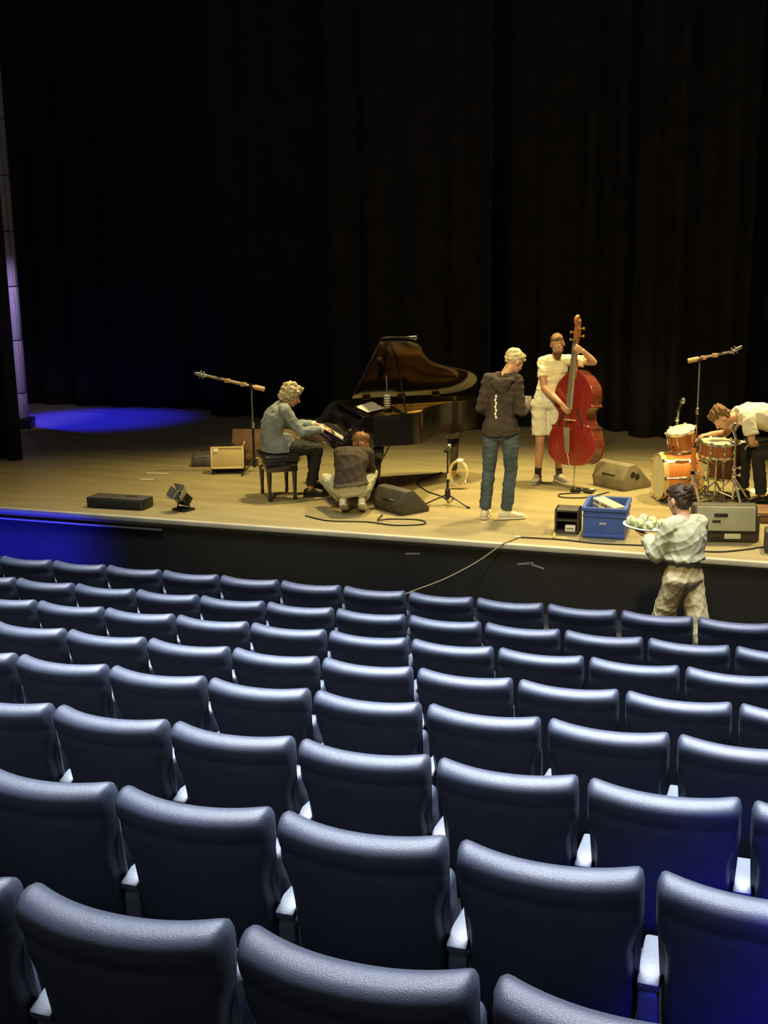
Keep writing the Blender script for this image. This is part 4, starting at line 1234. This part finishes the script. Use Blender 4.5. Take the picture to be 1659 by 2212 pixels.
m = MB(); m.lathe([(0.02, 0.40), (0.15, 0.40), (0.175, 0.42), (0.178, 0.465), (0.16, 0.49), (0.02, 0.495)], n=28); m.build('cushion', M_BLACK, ds)
m = MB(); m.cyl((0, 0, 0.12), (0, 0, 0.42), 0.018, n=12); m.build('pole', M_CHROME, ds)
tripod(ds, M_BLKMET, 0.4, 0.27, 0.009, a0=1.3, hub=0.30)


# ------------------------------------------------------------------ boom stands, microphone stand
def boom_stand(label, loc, rz, h, arm0, arm1, mic_dir, thick=0.02):
    t = thing('boom_stand', label, 'microphone stand', loc, rz, 'tall boom microphone stands')
    tripod(t, M_BLKMET, h, 0.34, 0.010, a0=0.5, hub=0.16, double=False)
    m = MB(); m.cyl((0, 0, 0.05), (0, 0, h * 0.55), 0.016, n=12); m.build('lower_pole', M_BLKMET, t)
    m = MB(); m.cyl((0, 0, h * 0.55), (0, 0, h), 0.011, n=12); m.build('upper_pole', M_STEEL, t)
    m = MB(); m.lathe([(0.018, -0.04), (0.026, -0.03), (0.026, 0.03), (0.018, 0.04)], (0, 0, h * 0.55), n=14); m.build('clutch', M_CHROME, t)
    m = MB(); m.box((0, 0, h), (0.05, 0.06, 0.06)); m.cyl((0, -0.05, h), (0, 0.05, h), 0.022, n=12); m.build('boom_clamp', M_BLKMET, t, bevel=0.006)
    a, b = V(arm0), V(arm1)
    m = MB(); m.tube([a, lerp(a, b, 0.5), b], [thick * 0.9, thick, thick * 0.8], 10, True); m.build('boom_arm', mat('worn_boom_paint', (0.30, 0.24, 0.20), 0.4, metal=0.3, var=0.3), t)
    m = MB(); m.tube([a - (b - a).normalized() * 0.01, a + (b - a).normalized() * 0.12], [0.032, 0.032], 12); m.build('counterweight', M_BRIDGE, t)
    m = MB()
    pts = [lerp(a, b, q / 12) + V((0, 0.024 * math.sin(q * 1.3), 0.024 * math.cos(q * 1.3))) for q in range(13)]
    m.tube(pts, 0.006, 6); m.build('cable', M_RUBBER, t)
    for q in (0.35, 0.62):
        c = lerp(a, b, q); m = MB(); m.box(c, (0.07, 0.055, 0.05)); m.build('cable_clip', M_BRIDGE, t, bevel=0.008)
    d = V(mic_dir).normalized()
    m = MB(); m.torus(b + d * 0.02, 0.045, 0.008, d, 20, 6); m.torus(b + d * 0.06, 0.045, 0.008, d, 20, 6); m.tube([b, b + d * 0.06], 0.012, 8); m.build('shock_mount', M_STEEL, t)
    m = MB(); m.lathe([(0.016, -0.02), (0.024, 0.0), (0.024, 0.10), (0.018, 0.14), (0.006, 0.15)], b, d, 14); m.build('microphone', M_CHROME, t)
    return t


boom_stand('tall boom microphone stand behind the pianist, arm sloping up to the left', (-6.47, 13.12, SZ), 0, 1.10, (0.16, 0.03, 1.065), (-0.58, -0.14, 1.24), (-0.9, -0.2, 0.22), 0.022)
boom_stand('tall boom microphone stand behind the drummer, arm pointing right', (-1.06, 14.6, SZ), 0, 1.39, (-0.13, -0.04, 1.385), (0.36, 0.12, 1.49), (0.6, 0.15, 0.32), 0.018)
ms = thing('microphone_stand', 'low black tripod microphone stand in front of the piano tail', 'microphone stand', (-3.49, 11.85, SZ))
tripod(ms, M_BLKMET, 0.5, 0.30, 0.009, a0=-0.45, hub=0.12, double=False)
m = MB(); m.cyl((0, 0, 0.06), (0, 0, 0.32), 0.014, n=12); m.build('lower_pole', M_BLKMET, ms)
m = MB(); m.cyl((0, 0, 0.32), (0, 0, 0.60), 0.010, n=12); m.build('upper_pole', M_BLKMET, ms)
m = MB(); m.lathe([(0.022, 0.07), (0.032, 0.09), (0.030, 0.16), (0.018, 0.18)], n=14); m.build('hub', M_BLKMET, ms)
m = MB(); m.lathe([(0.016, -0.03), (0.022, -0.02), (0.022, 0.03), (0.016, 0.035)], (0, 0, 0.32), n=12); m.build('clutch', M_CHROME, ms)
mic_on_stick(ms, (-0.02, 0.10, 0.63), (0, 1, 0.15), M_STEEL, 0.16, 0.02)

# pale coiled cable hung at the piano tail leg
M_PALECAB = mat('pale_cable', (0.62, 0.52, 0.30), 0.5, var=0.15)
lgp = pl(1.60, -0.42)
cc = thing('cable_coil', 'pale coiled cable leaning on the piano tail leg', 'cable', V((-3.62, 12.72, SZ + 0.02)), R(10))
m = MB()
for q in range(4):
    pts = []
    for i in range(37):
        a = 2 * PI * i / 36
        pts.append((0.10 * math.cos(a) + 0.004 * q, 0.018 * q + 0.05 * math.sin(a) * 0.3, 0.165 + (0.150 - 0.006 * q) * math.sin(a)))
    m.tube(pts, 0.010, 6)
m.build('loops', M_PALECAB, cc)
m = MB(); m.ell((0.02, 0.03, 0.315), (0.045, 0.045, 0.026)); m.build('tie', M_WHITE, cc)
m = MB(); m.ell((0.09, 0.03, 0.055), (0.03, 0.035, 0.028)); m.build('plug', M_CHROME, cc)


# ------------------------------------------------------------------ floor monitors
M_WEDGE = mat('worn_black_cabinet', (0.055, 0.050, 0.042), 0.6, var=0.3, vscale=8, bump=0.25, bscale=160)
M_WEDGEB = mat('tan_lit_cabinet', (0.19, 0.16, 0.10), 0.6, var=0.2, vscale=8, bump=0.2, bscale=160)  # lit cabinet tone: warm stage light put into the base colour
M_GRILLE = mat('dark_grille', (0.040, 0.038, 0.034), 0.55, metal=0.4, bump=0.8, bscale=260)
M_GREYCAB = mat('grey_green_cabinet', (0.36, 0.36, 0.25), 0.65, var=0.12, vscale=6, bump=0.15, bscale=120)


def wedge(label, loc, rz, w, d, h, body=M_WEDGE, holes=0, handle='bar', face=M_GRILLE, name='floor_monitor'):
    # profile in (y, z); the sloping grille faces +Y
    t = thing(name, label, 'speaker', loc, rz, 'floor monitor speakers')
    prof = [(-d / 2, 0), (d / 2, 0), (d / 2 + 0.01, h * 0.16), (-d * 0.10, h), (-d * 0.36, h * 0.97), (-d / 2 - 0.02, h * 0.40)]
    m = MB(); m.prism(prof, -w / 2, w / 2, lambda y, z, x: (x, y, z)); b = m.build('cabinet', body, t, bevel=0.012)
    p0 = V((0, d / 2 + 0.01, h * 0.16)); p1 = V((0, -d * 0.10, h)); nn = V((0, p1.z - p0.z, p0.y - p1.y)).normalized()
    m = MB(); c = (p0 + p1) / 2 + nn * 0.008; ang = math.atan2(p1.z - p0.z, p1.y - p0.y)
    m.box(c, (w - 0.06, (p1 - p0).length - 0.05, 0.016), Matrix.Rotation(ang, 3, 'X')); m.build('grille', face, t, bevel=0.004)
    for s in (-1, 1):
        m = MB(); m.prism([(y * 0.985, z * 0.985 + 0.002) for y, z in prof], s * w / 2, s * (w / 2 + 0.006), lambda y, z, x: (x, y, z)); m.build('end_panel', body, t, bevel=0.002)
    for q in range(holes):
        m = MB(); m.lathe([(0.004, 0.0), (0.030, 0.0), (0.036, 0.004), (0.036, -0.006), (0.004, -0.006)], (w / 2 + 0.007, -0.02 - q * 0.075, h * 0.50 + q * 0.03), (1, 0, 0), 16); hh_ = m.build('port', M_BLACK, t)
    if handle == 'bar':
        m = MB(); m.tube([(-0.09, -d * 0.5, h * 0.55), (-0.08, -d * 0.5 - 0.03, h * 0.57), (0.08, -d * 0.5 - 0.03, h * 0.57), (0.09, -d * 0.5, h * 0.55)], 0.010, 8); m.build('handle', M_BLKMET, t)
    return t


wedge('dark floor monitor with its sloping grille beside the crouching person', (-3.90, 11.46, SZ), R(-34), 0.50, 0.36, 0.26)
w2 = wedge('tan-lit floor monitor with two round ports beside the double bass', (-1.80, 13.42, SZ), R(-36), 0.50, 0.44, 0.30, M_WEDGEB, holes=2)
# the pale grey one at the stage edge shows its back with two slots
gw = wedge('grey-green floor monitor with slot handles at the stage edge', (-0.53, 11.14, SZ), R(12), 0.58, 0.36, 0.36, M_WEDGE, handle=None)
gr = Matrix.Rotation(R(-10), 3, 'X')
m = MB(); m.box((0, -0.205, 0.235), (0.54, 0.045, 0.23), gr); gpnl = m.build('rear_panel', M_GREYCAB, gw, bevel=0.01)
m = MB(); m.box((-0.05, -0.226, 0.275), (0.125, 0.02, 0.030), gr); m.build('handle_slot', M_BLACK, gpnl, bevel=0.004)
m = MB(); m.box((-0.09, -0.232, 0.215), (0.075, 0.02, 0.022), gr); m.build('handle_slot', M_BLACK, gpnl, bevel=0.004)
m = MB(); m.box((0.07, -0.19, 0.065), (0.15, 0.02, 0.055)); m.build('connector_plate', M_WHITE, gw, bevel=0.004)
m = MB(); m.box((0.305, 0.0, 0.13), (0.04, 0.30, 0.26)); m.build('side_cheek', M_WEDGE, gw, bevel=0.015)
# low front-fill box near the left stage edge
ff = thing('front_fill_speaker', 'long low dark speaker box lying near the left stage edge', 'speaker', (-6.98, 10.74, SZ), R(2))
m = MB(); m.box((0, 0, 0.06), (0.70, 0.24, 0.12)); m.build('cabinet', M_WEDGE, ff, bevel=0.012)
m = MB(); m.box((0, -0.124, 0.055), (0.64, 0.012, 0.085)); m.build('grille', M_GRILLE, ff, bevel=0.003)
m = MB(); m.box((0.14, 0.02, 0.121), (0.14, 0.05, 0.006)); m.build('handle_recess', M_BLACK, ff, bevel=0.002)
for s in (-1, 1):
    m = MB(); m.box((s * 0.352, 0, 0.06), (0.012, 0.22, 0.10)); m.build('end_cap', M_BLKMET, ff, bevel=0.004)
# small floor light with open flaps
fl = thing('floor_light', 'small black floor light with bright-edged flaps near the stage edge', 'lamp', (-6.20, 10.78, SZ), R(-20))
m = MB(); m.box((0, 0, 0.012), (0.20, 0.16, 0.024)); m.build('base_plate', M_BLKMET, fl, bevel=0.004)
m = MB(); m.tube([(-0.09, 0, 0.02), (-0.095, 0, 0.12), (-0.085, 0, 0.15)], 0.008, 8); m.tube([(0.09, 0, 0.02), (0.095, 0, 0.12), (0.085, 0, 0.15)], 0.008, 8); m.box((0, 0, 0.03), (0.19, 0.03, 0.008)); m.build('yoke', M_BLKMET, fl)
tl = Matrix.Rotation(R(48), 3, 'X')
m = MB(); m.box((0, 0, 0.13), (0.155, 0.11, 0.12), tl); hd_ = m.build('housing', M_BLKMET, fl, bevel=0.01)
for q in range(4):
    m = MB(); m.box(V((0, 0, 0.13)) + tl @ V((0, -0.03 + 0.02 * q, -0.064)), (0.13, 0.006, 0.02), tl); m.build('cooling_fin', M_STEEL, hd_)
m = MB(); m.box(V((0, 0, 0.13)) + tl @ V((0, 0.0, 0.064)), (0.13, 0.09, 0.006), tl); m.build('lens', M_GLOSS, hd_)
for s in (-1, 1):
    m = MB(); m.box(V((0, 0, 0.13)) + tl @ V((0, s * 0.075, 0.11)), (0.16, 0.006, 0.095), tl @ Matrix.Rotation(R(-s * 22), 3, 'X')); m.build('flap', M_STEEL, hd_)
    m = MB(); m.box(V((0, 0, 0.13)) + tl @ V((s * 0.095, 0, 0.105)), (0.006, 0.12, 0.085), tl @ Matrix.Rotation(R(s * 22), 3, 'Y')); m.build('flap', M_STEEL, hd_)

# ------------------------------------------------------------------ amp and cases behind the pianist
M_TAN = mat('tan_grille_cloth', (0.52, 0.40, 0.19), 0.8, var=0.08, vscale=12, bump=0.3, bscale=220)
M_TANF = mat('tan_frame', (0.60, 0.47, 0.24), 0.6, var=0.1)
am = thing('amplifier', 'small amplifier with a tan cloth front tilted back behind the pianist', 'amplifier', (-6.77, 12.97, SZ), R(22))
ra = Matrix.Rotation(R(-16), 3, 'X')
m = MB(); m.box((0, 0.0, 0.175), (0.44, 0.22, 0.29), ra); m.build('cabinet', M_BLACK, am, bevel=0.015)
m = MB(); m.box(V((0, 0, 0.175)) + ra @ V((0, -0.113, 0.0)), (0.38, 0.012, 0.24), ra); m.build('grille_cloth', M_TAN, am, bevel=0.003)
for c_, d_ in (((0, -0.114, 0.131), (0.42, 0.022, 0.026)), ((0, -0.114, -0.131), (0.42, 0.022, 0.026)), ((-0.20, -0.114, 0), (0.026, 0.022, 0.26)), ((0.20, -0.114, 0), (0.026, 0.022, 0.26))):
    m = MB(); m.box(V((0, 0, 0.175)) + ra @ V(c_), d_, ra); m.build('frame_strip', M_TANF, am, bevel=0.005)
m = MB(); m.box(V((0, 0, 0.175)) + ra @ V((-0.145, -0.122, 0.095)), (0.06, 0.006, 0.05), ra); m.build('name_plate', M_WHITE, am, bevel=0.002)
m = MB(); m.tube([(-0.09, 0.04, 0.318), (-0.08, 0.045, 0.35), (0.08, 0.045, 0.35), (0.09, 0.04, 0.318)], 0.011, 8); m.build('handle', M_BLACK, am)
for s in (-1, 1):
    m = MB(); m.box((s * 0.17, 0.0, 0.015), (0.06, 0.26, 0.03)); m.build('foot', M_BLACK, am, bevel=0.005)
M_CASE = mat('brown_case', (0.16, 0.085, 0.04), 0.6, var=0.3, vscale=8)
ic = thing('instrument_case', 'open brown instrument case behind the tan amplifier', 'case', (-6.62, 13.68, SZ), R(14))
m = MB()
for c_, d_ in (((0, 0, 0.02), (0.95, 0.40, 0.03)), ((0, -0.19, 0.09), (0.95, 0.02, 0.14)), ((0, 0.19, 0.09), (0.95, 0.02, 0.14)), ((-0.465, 0, 0.09), (0.02, 0.40, 0.14)), ((0.465, 0, 0.09), (0.02, 0.40, 0.14))):
    m.box(c_, d_)
m.build('tray', M_CASE, ic, bevel=0.006)
m = MB(); m.box((0, 0.27, 0.26), (0.95, 0.03, 0.34), Matrix.Rotation(R(-28), 3, 'X')); m.build('lid', M_CASE, ic, bevel=0.01)
m = MB(); m.box((0, 0.0, 0.06), (0.88, 0.34, 0.05)); m.build('lining', M_TANF, ic, bevel=0.015)
for s in (-1, 1):
    m = MB(); m.box((s * 0.25, -0.203, 0.13), (0.05, 0.012, 0.05)); m.build('latch', M_CHROME, ic, bevel=0.003)
for k_, (x, y, a, lab) in enumerate(((-6.57, 13.55, 10, 'white paper lying in the open case nearest the boom stand'), (-6.28, 13.65, 50, 'white paper standing at the right end of the open case'))):
    p = thing('paper_sheet', lab, 'paper', (x, y, SZ + 0.11), R(a))
    m = MB(); m.box((0, 0, 0.012 if k_ == 0 else 0.03), (0.13, 0.17, 0.005), Matrix.Rotation(R(12 if k_ == 0 else 30), 3, 'X')); m.build('sheet', M_WHITE, p)
st_ = thing('drum_stick', 'pale wooden stick leaning on the open case', 'stick', (-6.95, 13.48, SZ))
m = MB(); m.tube([(0.0, 0, 0.012), (0.12, 0.08, 0.28)], [0.016, 0.010], 8, True); m.build('shaft', M_HOOPW, st_)
m = MB(); m.ell((0.124, 0.083, 0.29), (0.012, 0.012, 0.018)); m.build('tip', M_WHITE, st_)
bg = thing('gear_bag', 'small domed dark bag left of the tan amplifier', 'bag', (-7.28, 13.36, SZ), R(20))
m = MB(); m.rings([[V((x, 0.15 * math.cos(a), max(0.0, 0.185 * math.sin(a)) * s_)) for a in [PI * i / 14 for i in range(15)]] for x, s_ in ((-0.20, 0.75), (-0.17, 0.95), (0, 1.0), (0.17, 0.95), (0.20, 0.75))]); m.build('shell', M_WEDGE, bg, bevel=0.01)
m = MB(); m.tube([(-0.08, 0, 0.18), (-0.06, 0, 0.215), (0.06, 0, 0.215), (0.08, 0, 0.18)], 0.010, 8); m.build('handle', M_BLACK, bg)
m = MB(); m.tube([(-0.17, -0.10, 0.13), (0, -0.105, 0.135), (0.17, -0.10, 0.13)], 0.004, 6); m.build('zip', M_STEEL, bg)

# ------------------------------------------------------------------ blue crate and dark box
M_CRATE = mat('blue_plastic', (0.045, 0.105, 0.42), 0.5, var=0.12, vscale=10, bump=0.15, bscale=90)
cr = thing('plastic_crate', 'open blue plastic crate standing near the stage edge', 'crate', (-1.62, 11.05, SZ), R(3))
cw, cd, ch = 0.40, 0.56, 0.30
m = MB(); m.box((0, 0, 0.01), (cw - 0.02, cd - 0.02, 0.02)); m.build('base', M_CRATE, cr)
for c_, d_ in (((0, -cd / 2 + 0.01, ch / 2), (cw, 0.02, ch)), ((0, cd / 2 - 0.01, ch / 2), (cw, 0.02, ch)), ((-cw / 2 + 0.01, 0, ch / 2), (0.02, cd - 0.04, ch)), ((cw / 2 - 0.01, 0, ch / 2), (0.02, cd - 0.04, ch))):
    m = MB(); m.box(c_, d_); m.build('side', M_CRATE, cr, bevel=0.003)
for c_, d_ in (((0, -cd / 2, ch - 0.012), (cw + 0.03, 0.035, 0.035)), ((0, cd / 2, ch - 0.012), (cw + 0.03, 0.035, 0.035)), ((-cw / 2, 0, ch - 0.012), (0.035, cd, 0.035)), ((cw / 2, 0, ch - 0.012), (0.035, cd, 0.035)), ((0, -cd / 2 - 0.003, ch - 0.075), (cw + 0.01, 0.016, 0.018)), ((cw / 2 + 0.003, 0, ch - 0.075), (0.016, cd, 0.018)), ((0, -cd / 2 - 0.003, 0.03), (cw + 0.005, 0.012, 0.03))):
    m = MB(); m.box(c_, d_); m.build('rib', M_CRATE, cr, bevel=0.005)
m = MB(); m.box((-0.01, -cd / 2 - 0.001, 0.15), (0.065, 0.006, 0.022)); m.build('stamped_mark', mat('pale_stamp', (0.40, 0.42, 0.5), 0.6), cr, bevel=0.002)
for k_ in range(5):
    p = thing('folded_cloth' if False else 'sheet_bundle', ['top', 'second', 'third', 'fourth', 'lowest'][4 - k_] + ' pale paper bundle stacked inside the blue crate', 'paper', (-1.63 + 0.004 * k_, 11.07 + 0.012 * k_, SZ + 0.10 + 0.045 * k_), R(28 + 5 * k_), 'paper bundles in the crate')
    m = MB(); m.box((0, 0, 0), (0.14, 0.34, 0.030), Matrix.Rotation(R(8), 3, 'X')); m.build('pages', mat('cream_paper', (0.66, 0.55, 0.36), 0.7, var=0.25, vscale=14), p, bevel=0.008)
    m = MB(); m.box((0, 0.05, 0.0), (0.146, 0.02, 0.034), Matrix.Rotation(R(8), 3, 'X')); m.build('band', M_WHITE, p)
bx = thing('dark_box', 'small open-fronted dark box beside the blue crate', 'box', (-1.99, 10.99, SZ), R(3))
for c_, d_ in (((0, 0, 0.01), (0.24, 0.24, 0.02)), ((0, 0, 0.23), (0.24, 0.24, 0.02)), ((-0.11, 0, 0.12), (0.02, 0.24, 0.24)), ((0.11, 0, 0.12), (0.02, 0.24, 0.24)), ((0, 0.11, 0.12), (0.24, 0.02, 0.24)), ((0, 0, 0.13), (0.22, 0.22, 0.012))):
    m = MB(); m.box(c_, d_); m.build('panel', M_WEDGE, bx, bevel=0.004)
wc = thing('white_card', 'white card inside the small dark box', 'card', (-1.95, 10.90, SZ + 0.022), R(3))
m = MB(); m.box((0, 0, 0.032), (0.10, 0.05, 0.062)); m.build('carton', M_WHITE, wc, bevel=0.004)
m = MB(); m.box((0, -0.0265, 0.035), (0.07, 0.002, 0.012)); m.build('print', M_STEEL, wc)
# dark box at the right edge
bx2 = thing('stage_box', 'dark box cut off by the right edge near the stage edge', 'box', (0.02, 10.78, SZ), R(4))
m = MB(); m.box((0, 0, 0.10), (0.30, 0.24, 0.20)); m.build('body', M_WEDGE, bx2, bevel=0.012)
m = MB(); m.box((0, -0.123, 0.10), (0.24, 0.008, 0.14)); m.build('front_plate', M_GRILLE, bx2, bevel=0.003)
# flat pedal by the bass
fp = thing('effects_pedal', 'flat dark pedal on the floor by the bass endpin', 'pedal', (-2.18, 12.92, SZ), R(-8))
m = MB(); m.box((0, 0, 0.02), (0.26, 0.12, 0.035), None); m.build('housing', M_BLKMET, fp, bevel=0.006)
for q in (-1, 0, 1):
    m = MB(); m.cyl((q * 0.08, -0.02, 0.037), (q * 0.08, -0.02, 0.055), 0.012, n=12); m.build('switch', M_CHROME, fp)
m = MB(); m.box((0.10, 0.03, 0.04), (0.05, 0.04, 0.006)); m.build('display', M_WHITE, fp)
# brown flat case and papers under the drummer at the right edge
fc = thing('flat_case', 'low brown flat case on the floor behind the grey monitor', 'case', (-0.02, 12.10, SZ), R(6))
m = MB(); m.box((0, 0, 0.055), (0.62, 0.42, 0.11)); m.build('body', M_CASE, fc, bevel=0.015)
m = MB(); m.box((0, 0, 0.07), (0.63, 0.43, 0.012)); m.build('seam_band', M_BLKMET, fc, bevel=0.004)
m = MB(); m.tube([(-0.07, -0.21, 0.05), (-0.06, -0.24, 0.05), (0.06, -0.24, 0.05), (0.07, -0.21, 0.05)], 0.008, 8); m.build('handle', M_BLACK, fc)
p = thing('paper_sheet', 'white paper lying on the floor behind the drummer foot', 'paper', (-0.20, 13.50, SZ), R(20))
m = MB(); m.box((0, 0, 0.004), (0.30, 0.22, 0.004)); m.build('sheet', M_WHITE, p)
m = MB(); m.box((0.02, 0.02, 0.009), (0.22, 0.30, 0.004), Matrix.Rotation(R(15), 3, 'Z')); m.build('sheet', M_WHITE, p)

# ------------------------------------------------------------------ tray of rolls
TRL = Matrix.Rotation(WMZ, 3, 'Z')
tr = thing('serving_tray', 'oval pale tray held in front of the person in the sage sweater', 'tray', WM + TRL @ V((-0.02, 0.44, 1.165)), WMZ)
m = MB(); m.rings([[V((a_ * math.cos(t_), b_ * math.sin(t_), z)) for t_ in [2 * PI * i / 32 for i in range(32)]] for a_, b_, z in ((0.13, 0.17, 0.0), (0.165, 0.205, 0.012), (0.17, 0.21, 0.022), (0.16, 0.20, 0.018), (0.125, 0.165, 0.008))]); m.build('dish', mat('pale_green_tray', (0.50, 0.56, 0.42), 0.4), tr)
m = MB(); m.torus((0, 0, 0.022), 0.0, 0.0) if False else m.tube([V((0.167 * math.cos(t_), 0.207 * math.sin(t_), 0.023)) for t_ in [2 * PI * i / 32 for i in range(33)]], 0.006, 6); m.build('rim', M_WHITE, tr)
M_ROLL = mat('wrapped_roll', (0.52, 0.46, 0.20), 0.6, vscale=16, col2=(0.24, 0.36, 0.14), bump=0.4, bscale=40)
rt = random.Random(9)
WHICH = ['leftmost wrapped roll on the far side of the tray', 'wrapped roll in the middle of the far side of the tray', 'wrapped roll on the far side of the tray nearest the carrier', 'leftmost wrapped roll on the near side of the tray', 'wrapped roll in the middle of the near side of the tray', 'wrapped roll on the near side of the tray nearest the carrier']
for i in range(6):
    row, col_ = divmod(i, 3)
    loc = WM + TRL @ V((-0.02 + (0.065 if row == 0 else -0.065), 0.44 + 0.11 - col_ * 0.11, 1.165 + 0.046))
    ro = thing('wrapped_roll', WHICH[i], 'food', loc, WMZ + R(rt.uniform(50, 80)), 'wrapped rolls on the tray')
    m = MB(); m.tube([(-0.060, 0, 0), (-0.03, 0, 0.006), (0.03, 0, 0.006), (0.060, 0, 0)], [0.022, 0.034, 0.034, 0.020], 12, True)
    solid(m, 'roll', M_ROLL, ro, 0.006, 2, (0.008, 60, 60 + i))
    m = MB(); m.tube([(-0.008, 0, 0.004), (0.010, 0, 0.004)], 0.037, 14); m.build('paper_wrap', M_WHITE, ro)


# ------------------------------------------------------------------ cables, tape and stage-front tags
def cable(label, pts, r=0.007, m_=None, z=None):
    P = [V(p) for p in pts]; o = P[0].copy()
    t = thing('cable', label, 'cable', o)
    c = catmull([p - o for p in P], 8)
    q = MB(); q.tube(c, r, 7); q.build('lead', m_ or M_RUBBER, t)
    for e, f in ((c[0], c[1]), (c[-1], c[-2])):
        d = (V(f) - V(e)).normalized(); q = MB(); q.tube([V(e) - d * 0.03, V(e) + d * 0.02], r * 1.7, 8); q.build('connector', M_STEEL, t)


ZS = SZ + 0.008
cable('looped black cable on the stage floor in front of the crouching person', [(-4.75, 10.85, ZS), (-4.45, 10.72, ZS), (-4.05, 10.78, ZS), (-3.72, 10.72, ZS), (-3.45, 10.85, ZS), (-3.55, 11.02, ZS), (-3.85, 10.98, ZS), (-3.95, 10.85, ZS + 0.012), (-4.0, 11.1, ZS)])
cable('black cable running from the low microphone stand towards the piano', [(-3.5, 11.93, ZS), (-3.65, 12.2, ZS), (-3.95, 12.5, ZS), (-4.2, 13.0, ZS), (-4.1, 13.6, ZS)])
cable('black cable running along the stage edge past the blue crate', [(-2.4, 10.58, ZS), (-2.0, 10.60, ZS), (-1.6, 10.55, ZS), (-1.1, 10.60, ZS), (-0.8, 10.52, ZS)])
cable('black cable trailing from the grey monitor along the floor', [(-0.75, 10.52, ZS), (-0.50, 10.56, ZS), (-0.25, 10.74, ZS), (-0.15, 10.84, ZS), (0.15, 10.98, ZS), (0.5, 11.0, ZS)])
cable('grey cable hanging off the stage front down to the seats', [(-2.40, 10.55, ZS), (-2.47, 10.30, SZ + 0.012), (-2.52, 10.24, SZ - 0.02), (-2.68, 10.05, SZ - 0.13), (-2.90, 9.70, SZ - 0.22), (-3.15, 9.20, SZ - 0.26), (-3.35, 8.85, 0.30), (-3.45, 8.65, 0.02)], 0.006, mat('grey_lead', (0.16, 0.14, 0.09), 0.6))
cable('dark cable between the bass player and the tan-lit monitor', [(-2.18, 12.85, ZS), (-2.4, 12.72, ZS), (-2.35, 12.55, ZS), (-2.1, 12.6, ZS), (-1.9, 12.95, ZS)])
for k_, (x, y, a, lab, L_) in enumerate(((-7.63, 12.65, 8, 'pale strip of marking tape on the left stage floor', 0.30), (-7.55, 12.25, 14, 'shorter pale strip of tape on the left stage floor', 0.18))):
    t = thing('floor_tape', lab, 'tape', (x, y, SZ), R(a))
    m = MB(); m.box((0, 0, 0.0015), (L_, 0.035, 0.002)); m.build('strip', M_WHITE, t)
t = thing('yellow_plug', 'tiny yellow plug on the stage edge left of the crate', 'plug', (-2.06, 10.62, SZ), 0)
m = MB(); m.tube([(0, 0, 0.018), (0.0, 0.02, 0.05)], [0.018, 0.012], 10, True); m.build('shell', mat('yellow_plastic', (0.6, 0.5, 0.05), 0.5), t)
m = MB(); m.tube([(0, 0.02, 0.05), (0.01, 0.03, 0.07)], 0.006, 8); m.build('pin', M_STEEL, t)
M_TAG = mat('dull_tape', (0.20, 0.19, 0.15), 0.5, var=0.2)
t = thing('front_label', 'small reflective strip on the dark stage front under the piano', 'label', (-3.40, STAGE_Y + 0.039, SZ - 0.17), 0)
m = MB(); m.box((0, 0, 0), (0.15, 0.004, 0.018), Matrix.Rotation(R(-6), 3, 'Y')); m.build('strip', M_TAG, t)
t = thing('front_arrow', 'small arrow-shaped tape mark on the dark stage front', 'label', (-2.22, STAGE_Y + 0.039, SZ - 0.19), 0)
m = MB(); m.box((-0.05, 0, 0.008), (0.16, 0.004, 0.018), Matrix.Rotation(R(-10), 3, 'Y')); m.build('upper_strip', M_TAG, t)
m = MB(); m.box((0.06, 0, -0.01), (0.15, 0.004, 0.018), Matrix.Rotation(R(16), 3, 'Y')); m.build('lower_strip', M_TAG, t)
